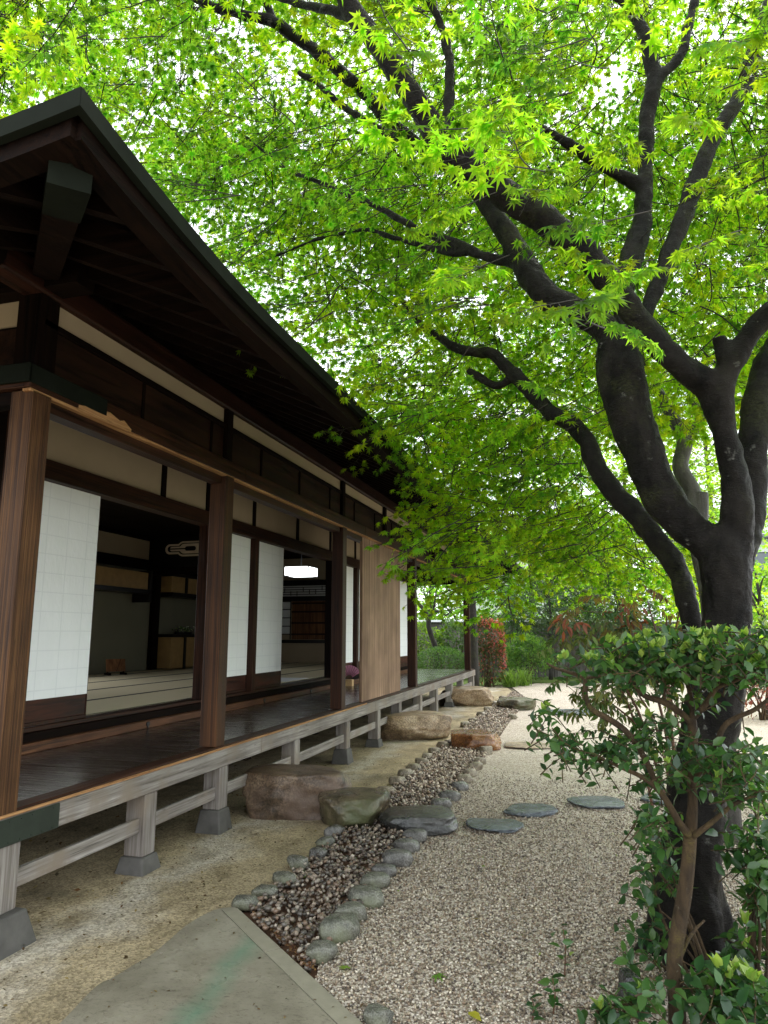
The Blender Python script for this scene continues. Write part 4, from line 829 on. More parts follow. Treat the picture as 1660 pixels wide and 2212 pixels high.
def star(lobes, valley=0.34):
    ang = []; rad = []
    L = {7: [(118, .42), (80, .78), (38, .95), (0, 1.0)], 5: [(95, .6), (45, .9), (0, 1.0)]}[lobes]
    right = L[:-1]; seq = [(-a, r) for a, r in L]+[(a, r) for a, r in reversed(right)]
    pts = [(0, -0.06)]
    for i, (a, r) in enumerate(seq):
        if i: b = (seq[i-1][0]+a)/2; q = valley*(0.75+0.25*min(r, seq[i-1][1])); pts.append((q*math.sin(R(b)), q*math.cos(R(b))))
        pts.append((r*math.sin(R(a)), r*math.cos(R(a))))
    V = [(0, 0.08, 0.03)]+[(x, y, -0.20*(x*x+y*y)) for x, y in pts]; n = len(pts)
    return np.array(V), np.array([(0, 1+i, 1+(i+1) % n) for i in range(n)])
STAR7, STAR5 = star(7), star(5)
def spray_template(seed, nodes=8, side=0.42, step=0.13):
    r = random.Random(seed); leaf = []; seg = []
    def put(p, az, pitch): leaf.append((*p, az+r.uniform(-.5, .5), pitch-.25+r.uniform(-.5, .35), r.uniform(-.45, .45), r.uniform(0.7, 1.15)))
    prev = np.zeros(3); az = 0.0
    for i in range(nodes):
        t = (i+1)/nodes; az += r.uniform(-.18, .18)
        p = prev+np.array([math.sin(az), math.cos(az), -0.10*t+r.uniform(-.05, .05)])/nodes; seg.append((prev, p, 0.010*(1-0.7*t)+0.0016)); 
        for s_ in (-1, 1):
            if i == 0 or r.random() < 0.12: continue
            a2 = az+s_*r.uniform(.6, 1.05); L_ = side*(1.05-0.65*t)*r.uniform(.6, 1.15); q0 = p; m = max(1, int(L_/step))
            for k in range(m):
                a2 += r.uniform(-.2, .2); q1 = q0+np.array([math.sin(a2), math.cos(a2), r.uniform(-.22, .10)])*(L_/m); seg.append((q0, q1, 0.0038*(1-0.5*k/m)))
                put(q1, a2+r.choice((-.9, .9)), -.35); 
                if r.random() < .75: put(q1, a2+r.choice((-1.0, 1.0)), -.35)
                q0 = q1
            put(q0, a2, -.3)
        prev = p
    put(prev, az, -.3); put(prev, az-.7, -.3); put(prev, az+.7, -.3)
    return np.array(leaf), seg
TEMPL = [spray_template(s) for s in range(14)]
def foliage(pos, yaw, pitch, L, leafR, tmpl, palette, name_leaf, name_twig, parent, mat, twigmat, keep=1.0, jit=0.22, tone=None):
    LV, LF, LC, TV_, TF_ = [], [], [], [], []; b = 0; tb_ = 0; K = len(tmpl[0]); which = rng.integers(0, len(TEMPL), len(pos))
    base = rotm(yaw, pitch, rng.normal(0, .25, len(pos))); tone = rng.integers(0, len(palette), len(pos)) if tone is None else tone
    for k, (lf, seg) in enumerate(TEMPL):
        ii = np.where(which == k)[0]
        if not len(ii): continue
        N = len(ii); nl = len(lf)
        lp = np.einsum('nij,kj->nki', base[ii], lf[:, :3])*L[ii, None, None]+pos[ii, None, :]
        lr = rotm(-lf[:, 3], lf[:, 4], lf[:, 5]); RR = np.einsum('nij,kjl->nkil', base[ii], lr)
        sc = (leafR*lf[:, 6])[None]*rng.uniform(.85, 1.15, (N, nl))
        P_ = lp.reshape(-1, 3); RR = RR.reshape(-1, 3, 3); sc = sc.ravel(); c = palette[tone[ii]][:, None, :]*rng.uniform(.75, 1.15, (N, 1, 1))*rng.uniform(1-jit, 1+jit, (N, nl, 1)); c = c.reshape(-1, 3)
        c = c*np.column_stack([rng.uniform(.8, 1.3, len(c)), np.ones(len(c)), rng.uniform(.7, 1.2, len(c))])
        if keep < 1: q = rng.uniform(0, 1, len(P_)) < keep; P_, RR, sc, c = P_[q], RR[q], sc[q], c[q]
        V, F = bake(tmpl[0], tmpl[1], P_, RR, sc); LV.append(V); LF.append(F+b); LC.append(np.repeat(c, K, 0)); b += len(V)
        if twigmat is not None:
            A = np.array([s[0] for s in seg]); B_ = np.array([s[1] for s in seg]); rad = np.array([s[2] for s in seg]); S_ = len(seg)
            wa = np.einsum('nij,kj->nki', base[ii], A)*L[ii, None, None]+pos[ii, None, :]; wb = np.einsum('nij,kj->nki', base[ii], B_)*L[ii, None, None]+pos[ii, None, :]
            d = wb-wa; d /= np.linalg.norm(d, axis=2, keepdims=True)+1e-9; u = np.cross(d, [0.3, 0.2, 0.93]); u /= np.linalg.norm(u, axis=2, keepdims=True)+1e-9; v = np.cross(d, u)
            rr = rad[None, :, None]*np.clip(L[ii], .2, .6)[:, None, None]*0.75
            rings = []
            for e in (wa, wb):
                for j in range(3): t = 2*math.pi*j/3; rings.append(e+(u*math.cos(t)+v*math.sin(t))*rr)
            V = np.stack(rings, 2).reshape(-1, 3); f = np.array([(0, 1, 4, 3), (1, 2, 5, 4), (2, 0, 3, 5)]); n6 = len(V)//6
            F = (f[None]+(np.arange(n6)*6)[:, None, None]).reshape(-1, 4); TV_.append(V); TF_.append(F+tb_); tb_ += len(V)
    o = npmesh(name_leaf, np.vstack(LV), np.vstack(LF), mat, parent, cols=np.vstack(LC))
    if twigmat is not None: npmesh(name_twig, np.vstack(TV_), np.vstack(TF_), twigmat, parent)
    return o
def under_roof(P, m=0.2):
    d = XE-P[:, 0]; return (d > -0.15) & (P[:, 2] < 3.2+SL*np.maximum(d, 0)+m) & (P[:, 1] > 1.3) & (P[:, 1] < 19.6)
def pick(n, xr, yr, dr, test, seed_tries=40, dpow=1.0):
    """spray centres spread through the part of the crown that lies between two distances"""
    out = []; tot = 0
    for _ in range(seed_tries):
        x = rng.uniform(*xr, n*3); y = rng.uniform(*yr, n*3); d = dr[0]+(dr[1]-dr[0])*rng.uniform(0, 1, n*3)**dpow
        rr = FW[None]*FPX+RT[None]*(x-830)[:, None]+UP[None]*(1106-y)[:, None]; P = CAM+rr*(d/FPX)[:, None]
        k = test(x, y, P); out.append(P[k]); tot += k.sum()
        if tot >= n: break
    return np.vstack(out)[:n]
MPAL = np.array([(.050, .098, .020), (.062, .118, .020), (.080, .145, .018), (.090, .155, .024), (.105, .165, .016), (.115, .172, .016), (.130, .182, .016), (.150, .192, .014)])
# edge of the crown as seen over the roof and the garden
ROOFEDGE = [(-700, 900), (-200, 330), (0, 262), (185, 200), (470, 545), (770, 880), (850, 965), (935, 1050)]
UPPER = [(-800, 260), (0, 225), (185, 165), (235, 185), (500, 500), (640, 655), (800, 830), (880, 900), (1480, 900), (1480, 880), (2300, 1000), (2300, -900), (-800, -900)]
HANG = [(820, 850), (850, 930), (950, 1010), (985, 1060), (960, 1110), (985, 1140), (1000, 1195), (1035, 1260), (1090, 1300), (1125, 1275), (1165, 1190), (1300, 1225), (1460, 1240), (1430, 1180), (1330, 1080), (1270, 980), (1200, 900), (1000, 820)]
def above(P): return (P[:, 2] > 2.2) & (P[:, 2] < 7.6) & ~under_roof(P)
S = []
S.append(pick(2100, (-250, 2000), (-300, 900), (3.6, 6.5), lambda x, y, P: inpoly(x, y, UPPER) & above(P)))
S.append(pick(2150, (-150, 1900), (-200, 980), (6.5, 9.2), lambda x, y, P: inpoly(x, y, UPPER) & above(P) & ((y < 520) | (rng.uniform(0, 1, len(x)) < .42))))
S.append(pick(110, (-200, 1900), (-300, 500), (2.3, 3.6), lambda x, y, P: inpoly(x, y, UPPER) & above(P) & (P[:, 2] > 2.9)))
S.append(pick(400, (780, 1500), (820, 1300), (4.8, 7.6), lambda x, y, P: inpoly(x, y, HANG) & (P[:, 2] < 5) & ~under_roof(P)))
S.append(pick(260, (-2500, 4000), (-3500, -300), (3.0, 6.5), lambda x, y, P: above(P) & (P[:, 2] > 3.2)))  # unseen sprays outside the frame, added for their effect on the lighting
SP = np.vstack(S); c0 = np.array([.6, 3.9])
LP = np.vstack([np.column_stack([*proj(p), r]) for k, (p, r) in paths.items()])   # leaves sit above and beyond the limbs, seldom right below them
u, v_, dz = proj(SP)
for i in range(len(SP)):
    q = np.abs(LP[:, 0]-u[i])+np.abs(LP[:, 1]-v_[i]); near = (q < 25+LP[:, 3]*FPX/LP[:, 2]+60*(3.5/dz[i])) & (LP[:, 2] > dz[i]-.3)
    if near.any() and rng.uniform() < .88:
        P_ = CAM+(SP[i]-CAM)*((LP[near, 2].max()+rng.uniform(.3, 2.0))/dz[i])
        if P_[2] < 8.5 and not under_roof(P_[None])[0]: SP[i] = P_
SP = np.vstack([SP, pick(30, (900, 1750), (40, 720), (2.2, 3.1), lambda x, y, P: (P[:, 2] > 2.0))])   # a few low sprays nearest the camera
clump = np.array([mnoise.noise(Vector(p*np.array([.85, .85, 1.3])))+.5*mnoise.noise(Vector(p*2.1)) for p in SP])
clump = clump+np.where((SP[:, 2] < 4.2) & (SP[:, 1] > 4.5), .22, 0)  # low hanging sprays get brighter leaf tones, standing in for light from behind
k = clump > -.34+rng.normal(0, .12, len(SP)); SP = SP[k]; clump = clump[k]
away = np.arctan2(-(SP[:, 0]-c0[0]), SP[:, 1]-c0[1])+rng.normal(0, .8, len(SP))
dist = np.linalg.norm(SP-CAM, axis=1)
foliage(SP, away, rng.normal(-.22, .25, len(SP)), np.clip(rng.uniform(.42, .68, len(SP))*np.clip(dist/5, .6, 1.15), .3, .75), 0.051, STAR7, MPAL, 'crown', 'twigs', maple, M['maple_leaf'], M['twig'], tone=np.clip(((clump+.45)/1.0*len(MPAL)+rng.normal(0, 1.1, len(SP))), 0, len(MPAL)-1).astype(int))
# few bare twigs with drops in front of the roof corner
# grey stem of the maple standing behind
GB = dict(trunk=[(1560, 1560, 6.0, 22), (1545, 1400, 6.0, 24), (1530, 1260, 6.0, 25), (1505, 1140, 6.0, 26), (1495, 1060, 6.0, 20), (1470, 1007, 6.0, 19), (1478, 948, 6.0, 18), (1448, 894, 6.05, 14), (1423, 842, 6.1, 10)],
 fork=[(1478, 960, 6.0, 13), (1500, 930, 6.0, 12), (1512, 905, 6.0, 10), (1500, 870, 6.0, 8), (1486, 855, 6.0, 6)], stub=[(1510, 1150, 5.98, 20), (1512, 1100, 5.98, 19), (1513, 1065, 5.98, 18)],
 up=[(1210, 900, 6.6, 8), (1180, 600, 6.6, 8), (1160, 440, 6.6, 9), (1180, 330, 6.6, 8), (1200, 230, 6.6, 6)])
b0 = G(1575, 1720); b0[1] = 6.0; b0[0] = at(1560, 1560, 6.0)[0]
gm = empty('maple_tree', (float(b0[0]), 6.0, 0.0), 'paler grey stemmed maple standing behind the big black trunk', 'tree'); mb = MB()
for k, rows in GB.items():
    if k == 'up': continue
    p, r = limb(rows)
    if k == 'trunk': p = np.vstack([[b0[0], 6.0, -0.05], p]); r = np.append(r[0]*1.25, r)
    mb.tube(p, r, 14, 0.15)
mb.build('trunk', M['bark_grey'], gm, smooth=True)
BRIGHT = np.array([(.140, .200, .018), (.120, .185, .020), (.165, .215, .018), (.100, .165, .022), (.150, .205, .016)])
FARC = [(780, 700), (790, 860), (850, 960), (960, 1060), (1000, 1170), (1060, 1240), (1180, 1215), (1320, 1235), (1480, 1245), (1900, 1190), (1900, 520), (1150, 520)]
SP = np.vstack([pick(230, (1150, 1900), (560, 1120), (7.5, 10.5), lambda x, y, P: (P[:, 2] > 2.6) & (P[:, 2] < 9) & ~under_roof(P)),
                pick(820, (780, 1560), (600, 1245), (8.6, 12.5), lambda x, y, P: inpoly(x, y, FARC) & (P[:, 2] > 2.2) & (P[:, 2] < 7.5) & ~under_roof(P, .5))])
foliage(SP, rng.uniform(0, 6.3, len(SP)), rng.normal(-.45, .3, len(SP)), rng.uniform(.5, .8, len(SP)), 0.050, STAR5, BRIGHT, 'crown', 'twigs', gm, M['maple_leaf'], M['twig'], keep=.9)

# ================================================================== BACKGROUND
def dpt(x, y, d): return atd(x, y, d)
FH = np.array([-math.sin(YAW), math.cos(YAW), 0.0])
DX = lambda x, d: np.append((RT*(x-830)/FPX*d+FH*(d+1.5*math.sin(TILT))/math.cos(TILT))[:2], 0.0)     # ground spot at frame column x, depth d
def tree(x, d, h_, cr, zc, n, label, pal, leafR=0.075, trunk_r=0.14, lean=0.0, mat='far_leaf', barkm='bark_dark', cat='tree', name='broadleaf_tree', group='trees beyond the garden', keep=.8):
    b = DX(x, d); o = empty(name, tuple(b), label, cat, group); mb = MB()
    top = b+np.array([lean, 0, h_*0.75]); S_ = spline([(*b, trunk_r), (*(b+(top-b)*.4+np.array([.1, 0, 0])), trunk_r*.8), (*top, trunk_r*.35)], 5); mb.tube(S_[:, :3], S_[:, 3], 10, .15)
    for k in range(7):
        t = rng.uniform(.3, .8); q = b+(top-b)*t; a = rng.uniform(0, 6.3); e = q+np.array([math.cos(a), math.sin(a), rng.uniform(.3, .9)])*cr*.75
        S_ = spline([(*q, trunk_r*.4), (*((q+e)/2+np.array([0, 0, .15])), trunk_r*.25), (*e, trunk_r*.08)], 4); mb.tube(S_[:, :3], S_[:, 3], 6)
    mb.build('trunk', M[barkm], o, smooth=True)
    a = rng.normal(size=(n, 3)); a /= np.linalg.norm(a, axis=1, keepdims=True); rr = rng.uniform(.35, 1, (n, 1))**.6*(1+.25*np.sin(a[:, :1]*5+x)+.2*np.sin(a[:, 1:2]*7))
    P = b+np.array([lean*.8, 0, zc])+a*rr*np.array([cr, cr, (h_-zc)*1.0])
    P = P[P[:, 2] > 0.5]
    foliage(P, np.arctan2(-a[:len(P), 0], a[:len(P), 1]), rng.normal(-.15, .3, len(P)), rng.uniform(.7, 1.1, len(P)), leafR, STAR5, pal, 'crown', 'twigs', o, M[mat], None, keep=keep)
    return o
FPAL = np.array([(.11, .18, .022), (.09, .155, .025), (.135, .19, .022), (.07, .125, .025)])
DPAL = np.array([(.030, .060, .022), (.022, .045, .018), (.045, .080, .028), (.06, .09, .03)])
for i, (x, d, h_, cr, zc, n, lab) in enumerate([
    (700, 33, 20, 6.0, 12, 420, 'tall bright green tree far behind the house roof'),
    (930, 31, 14, 4.4, 7.5, 400, 'light green tree beyond the fence, seen under the end beam of the veranda'),
    (1150, 31, 17, 4.8, 9.5, 480, 'bright tree beyond the fence behind the hanging maple leaves'),
    (1370, 30, 15.5, 4.6, 8.5, 480, 'bright tree beyond the fence left of the black trunk'),
    (1560, 30, 18, 5, 10, 420, 'tall bright tree beyond the fence straight behind the black trunk'),
    (1010, 27.5, 6.5, 2.6, 3.8, 170, 'young green tree just beyond the fence behind the red hedge'), (1270, 28, 7.5, 3.0, 4.4, 230, 'leafy green tree just beyond the fence behind the dark evergreen'),
    (1470, 27, 7.0, 3.0, 4.0, 230, 'leafy green tree just beyond the fence beside the black trunk'), (1720, 22, 8.0, 3.4, 4.6, 260, 'yellow green tree at the right edge behind the black trunk')]):
    tree(x, d, h_, cr, zc, n, lab, FPAL, leafR=0.10)
tree(1660, 13.5, 3.6, 1.3, 2.3, 150, 'low lime green maple at the right edge behind the trunk', np.array([(.16, .22, .02), (.13, .20, .02)]), leafR=0.06, trunk_r=.06, group=None, name='maple_tree')
tree(1190, 23.6, 4.8, 1.75, 2.7, 330, 'dark evergreen tree in front of the fence beside the green bush', DPAL, leafR=0.075, trunk_r=.07, group=None, name='evergreen_tree', mat='soft_leaf')
tree(1345, 24.0, 4.2, 1.7, 2.4, 260, 'dark evergreen tree in front of the fence, behind the nandina', DPAL, leafR=0.075, trunk_r=.07, group=None, name='evergreen_tree', mat='soft_leaf')
tree(-120, 23, 16, 5.4, 10.5, 340, 'bright tree behind the house at the left edge', FPAL, leafR=0.10)
tree(330, 27, 19, 5.6, 12.5, 380, 'bright tree rising behind the roof near its corner', FPAL, leafR=0.10)
# pine trunk behind the end post
def column_tree():
    b = DX(1027, 19.6); o = empty('cedar_tree', tuple(b), 'straight dark trunk standing between the end post and the red hedge', 'tree'); mb = MB()
    S_ = spline([(*b, .125), (*(b+np.array([-.03, 0, 2.2])), .11), (*(b+np.array([-.10, 0, 5.0])), .09), (*(b+np.array([-.1, 0, 7.5])), .08)], 5); mb.tube(S_[:, :3], S_[:, 3], 14, .12); mb.build('trunk', M['bark_dark'], o, smooth=True)
    P = b+np.column_stack([rng.normal(0, .8, 70), rng.normal(0, .8, 70), rng.uniform(4.8, 8, 70)]); foliage(P, rng.uniform(0, 6.3, 70), rng.normal(-.1, .3, 70), rng.uniform(.6, .9, 70), .07, STAR5, DPAL, 'crown', 'twigs', o, M['soft_leaf'], None)
column_tree()
def bent_tree():
    CRv = lambda x, y, r, d=21.6: (*dpt(.9357*(950+x/5.53), .9357*(1250+y/5.53), d), r*.9357/5.53*d/FPX)
    b = DX(946, 21.6); o = empty('bare_tree', tuple(b), 'small bent dark tree with open branches, seen across the end of the veranda', 'tree'); mb = MB()
    L = [[(*b, .11), CRv(310, 1390, 34), CRv(265, 1230, 32), CRv(225, 1100, 32), CRv(218, 990, 32), CRv(180, 900, 26), CRv(90, 790, 20), CRv(0, 730, 15)],
         [CRv(222, 1010, 26), CRv(250, 940, 22), CRv(290, 890, 18), CRv(375, 890, 15), CRv(440, 790, 13), CRv(500, 700, 11), CRv(600, 570, 8), CRv(640, 480, 6)],
         [CRv(375, 890, 12), CRv(420, 930, 10), CRv(455, 938, 9), CRv(530, 870, 8), CRv(640, 830, 6), CRv(700, 800, 4)], [CRv(280, 900, 14), CRv(300, 780, 12), CRv(310, 690, 10), CRv(330, 600, 8), CRv(400, 520, 6)],
         [CRv(265, 880, 10), CRv(235, 780, 8), CRv(200, 680, 8), CRv(260, 610, 7), CRv(320, 560, 5)], [CRv(185, 880, 12), CRv(190, 760, 9), CRv(160, 640, 7), CRv(180, 560, 5)], [CRv(310, 700, 10), CRv(380, 700, 7), CRv(430, 720, 4)]]
    for l in L: S_ = spline(l, 5); mb.tube(S_[:, :3], S_[:, 3], 8, .15)
    mb.build('trunk', M['bark_dark'], o, smooth=True)
    N = 26; P = np.array([dpt(rng.uniform(890, 1000), rng.uniform(1225, 1320), rng.uniform(21, 22.5)) for _ in range(N)])
    foliage(P, rng.uniform(0, 6.3, N), rng.normal(-.2, .3, N), rng.uniform(.3, .5, N), .06, STAR5, FPAL, 'crown', 'twigs', o, M['far_leaf'], None, keep=.5)
bent_tree()

OV = np.array([(0, 0, 0), (0, .30, -.03), (0, .66, -.05), (0, 1, -.16), (.24, .28, .05), (.23, .62, .03), (-.24, .28, .05), (-.23, .62, .03)]); OF = np.array([(0, 4, 1), (1, 4, 5), (1, 5, 2), (2, 5, 3), (0, 1, 6), (1, 7, 6), (1, 2, 7), (2, 3, 7)])
def narrow(v, k): w_ = v.copy(); w_[:, 0] *= k; return w_
def leafmass(P, N_, size, pal, tv=OV, tf=OF, spread=.9, jit=.3):
    """leaves at P pointing roughly along N_"""
    n = len(P); yaw = np.arctan2(-N_[:, 0], N_[:, 1])+rng.normal(0, spread, n); pit = np.arcsin(np.clip(N_[:, 2], -1, 1))+rng.normal(0, spread*.6, n)
    V, F = bake(tv, tf, P, rotm(yaw, pit, rng.normal(0, .6, n)), size*rng.uniform(.7, 1.25, n)); c = pal[rng.integers(0, len(pal), n)]*rng.uniform(1-jit, 1+jit, (n, 1)); return V, F, np.repeat(c, len(tv), 0)
def shrub(name, x, d, wx, wy, h_, n, size, pal, label, sq=2.0, z0=0.05, tips=None, group=None, cat='shrub', mat='soft_leaf', tv=OV, lump=.16):
    b = DX(x, d); o = empty(name, tuple(b), label, cat, group)
    a = rng.normal(size=(n, 3)); a[:, 2] = np.abs(a[:, 2])*1.0-rng.uniform(0, .9, n); a /= (np.abs(a)**sq).sum(1, keepdims=True)**(1/sq)
    lm = 1+lump*(np.sin(a[:, :1]*6+x)*np.cos(a[:, 1:2]*5)+.7*np.sin(a[:, 2:3]*9+a[:, :1]*4)); r = rng.uniform(.55, 1.0, (n, 1))**.45
    loc_ = a*r*lm; ca, sa = math.cos(YAW), math.sin(YAW); q = loc_*np.array([wx/2, wy/2, h_/2]); q = np.column_stack([q[:, 0]*ca-q[:, 1]*sa, q[:, 0]*sa+q[:, 1]*ca, q[:, 2]+h_/2+z0])
    V, F, c = leafmass(b+q, a/np.linalg.norm(a, axis=1, keepdims=True), size, pal, tv)
    if tips is not None:                                        # young shoots on the outside, more towards the right and the top
        k = (r[:, 0] > .80) & (rng.uniform(0, 1, n) < .18+.50*np.clip(a[:, 0]*.8+a[:, 2]*.5, 0, 1)); c = c.reshape(n, len(tv), 3); c[k] = tips[rng.integers(0, len(tips), k.sum())][:, None, :]*rng.uniform(.7, 1.3, (k.sum(), 1, 1)); c = c.reshape(-1, 3)
    npmesh('foliage', V, F, M[mat], o, cols=c); mb = MB()
    for k in range(9):
        e = b+np.array([rng.normal(0, wx*.2), rng.normal(0, wy*.2), h_*rng.uniform(.5, .85)]); s_ = b+np.array([rng.normal(0, wx*.06), rng.normal(0, wy*.06), -.03]); mb.tube([s_, (s_+e)/2+rng.normal(0, .04, 3), e], [.022, .015, .006], 6)
    mb.build('stems', M['bark_brown'], o); return o
shrub('photinia_hedge', 1057, 20.6, .92, .8, 1.86, 5200, .085, np.array([(.045, .075, .025), (.06, .07, .03), (.075, .045, .025)]), 'clipped upright hedge with red young leaves beside the end post', 6, tips=np.array([(.30, .065, .075), (.36, .095, .095), (.22, .05, .05)]), cat='hedge', tv=narrow(OV, .75), lump=.05)
shrub('nandina_bush', 1142, 22.2, 1.5, 1.2, 1.38, 3800, .10, np.array([(.075, .15, .03), (.10, .18, .035), (.05, .11, .03), (.13, .20, .05)]), 'rounded fresh green bush in front of the fence, right of the red hedge', 2.4, cat='bush', tv=narrow(OV, .7))
shrub('round_bush', 955, 20.4, 1.5, 1.1, 1.08, 4200, .05, np.array([(.05, .10, .03), (.035, .08, .025), (.07, .125, .04)]), 'low clipped dome bush seen over the end of the veranda', 2.5, cat='bush', lump=.04)
shrub('hedge_bush', 918, 23.6, 1.2, .9, 1.75, 1800, .10, np.array([(.13, .19, .025), (.09, .15, .03)]), 'yellow green bush against the fence, left of the bent tree', 3, cat='bush')
shrub('hedge_bush', 985, 23.6, 1.3, .9, 1.8, 1900, .11, np.array([(.06, .11, .04), (.09, .14, .05), (.05, .08, .03)]), 'loose grey green bush against the fence, right of the bent tree', 2.6, cat='bush')
shrub('fence_bush', 1118, 24.0, 1.3, .8, 1.9, 1500, .10, np.array([(.05, .10, .03), (.04, .075, .03)]), 'dark green bush against the fence just above the red hedge', 2.6, cat='bush')
shrub('fence_bush', 1440, 23.0, 2.4, .9, 1.5, 2000, .10, np.array([(.09, .15, .03), (.06, .11, .03)]), 'green bush below the fence, seen through the nandina', 2.6, cat='bush')
shrub('red_maple_shrub', 1650, 12.6, 1.1, .9, .95, 1700, .07, np.array([(.16, .035, .035), (.22, .05, .045), (.12, .04, .03)]), 'low dark red shrub at the right edge beyond the trunk', 2.2, cat='shrub', tv=narrow(OV, .6))
for x, wx_, h_, lab in ((1005, 4.0, 3.6, 'leafy hedge behind the fence beyond the end of the veranda'), (1235, 5.0, 4.0, 'tall leafy hedge behind the fence in the middle of the garden'), (1500, 6.0, 4.6, 'tall leafy hedge behind the fence around the black trunk'), (1760, 5.0, 4.4, 'tall leafy hedge behind the fence at the right edge')):
    shrub('tall_hedge', x, 27.3, wx_, 1.6, h_, 4200, .15, np.array([(.09, .15, .025), (.06, .11, .025), (.12, .18, .03), (.045, .085, .025)]), lab, 2.8, cat='hedge', mat='far_leaf', lump=.22)
for x, d, lab in ((1102, 20.4, 'tuft of long green grass between the red hedge and the green bush'), (1128, 20.9, 'tuft of long green grass under the rounded green bush')):
    b = DX(x, d); N = 130; TVg = np.array([(-.02, 0, 0), (.02, 0, 0), (.015, .25, .45), (-.015, .25, .45), (0, .6, .55)]); V, F = bake(TVg, np.array([(0, 1, 2), (0, 2, 3), (3, 2, 4)]), b+np.column_stack([rng.normal(0, .1, N), rng.normal(0, .1, N), np.zeros(N)]), rotm(rng.uniform(0, 6.3, N), rng.normal(0, .2, N), np.zeros(N)), rng.uniform(.5, .9, N))
    o = npmesh('grass_tuft', V, F, M['soft_leaf'], None, tuple(b), cols=np.tile((.10, .16, .035), (len(V), 1))); props(o, lab, 'grass')

# board fence
fa0, fa1 = DX(600, 25), DX(2300, 25); fd = (fa1-fa0)/np.linalg.norm(fa1-fa0)
fence = empty('board_fence', tuple(DX(1150, 25)), 'tall grey board fence with a pale capping rail closing the garden', 'fence'); Lf = np.linalg.norm(fa1-fa0)
def fbox(name, mat, s0, s1, t0, t1, z0, z1, par):
    nrm = np.array([-fd[1], fd[0], 0]); V = [fa0+fd*s_+nrm*t+np.array([0, 0, z]) for z in (z0, z1) for s_, t in ((s0, t0), (s1, t0), (s1, t1), (s0, t1))]
    return MB().add(V, [(0, 1, 2, 3), (4, 5, 6, 7), (0, 1, 5, 4), (1, 2, 6, 5), (2, 3, 7, 6), (3, 0, 4, 7)]).build(name, mat, par)
fbox('boards', M['fence'], 0, Lf, 0, .03, -.02, 1.86, fence); fbox('rail', M['fence'], 0, Lf, -.02, .05, 1.862, 1.93, fence); fbox('capping', M['white'], 0, Lf, -.16, .20, 1.932, 2.0, fence)
for s_ in np.arange(.9, Lf, 1.8): fbox('fence_post', M['fence'], s_-.045, s_+.045, -.045, -.003, -.02, 1.86, fence)
# houses behind the fence
def far_house(x0, x1, d, hw_, hr, label):
    p0, p1 = DX(x0, d), DX(x1, d); dd = (p1-p0)/np.linalg.norm(p1-p0); nn = np.array([-dd[1], dd[0], 0]); o = empty('neighbour_house', tuple((p0+p1)/2), label, 'house'); L_ = np.linalg.norm(p1-p0)
    def fb_(name, mat, s0, s1, t0, t1, z0, z1, par=o):
        V = [p0+dd*s_+nn*t+np.array([0, 0, z]) for z in (z0, z1) for s_, t in ((s0, t0), (s1, t0), (s1, t1), (s0, t1))]; return MB().add(V, [(0, 1, 2, 3), (4, 5, 6, 7), (0, 1, 5, 4), (1, 2, 6, 5), (2, 3, 7, 6), (3, 0, 4, 7)]).build(name, mat, par)
    fb_('wall', M['white'], 0, L_, 0, 6, -.02, hw_)
    V = [p0+dd*s_+nn*t+np.array([0, 0, z]) for s_ in (-.5, L_+.5) for t, z in ((-.6, hw_-.1), (3, hr), (6.6, hw_-.1), (6.6, hw_-.25), (-.6, hw_-.25))]; MB().add(V, [(0, 1, 2, 3, 4), (5, 6, 7, 8, 9)]+[(i, (i+1) % 5, 5+(i+1) % 5, 5+i) for i in range(5)]).build('roof', M['roof_grey'], o)
    for s_ in np.arange(1.2, L_-1, 2.6):
        f_ = fb_('window', M['iron'], s_, s_+1.0, -.03, -.002, hw_-2.0, hw_-.9); fb_('pane', M['glass'], s_+.05, s_+.95, -.045, -.031, hw_-1.95, hw_-.95, f_)
M['roof_grey'] = flat('grey_roof', (.16, .165, .17), .6); M['glass'] = flat('window_glass', (.10, .12, .14), .08, .6)
far_house(1030, 1330, 37, 5.0, 6.8, 'white house behind the fence, glimpsed under the maple leaves'); far_house(1590, 1900, 33, 6.3, 8.0, 'pale house with grey roof behind the trees at the right edge')

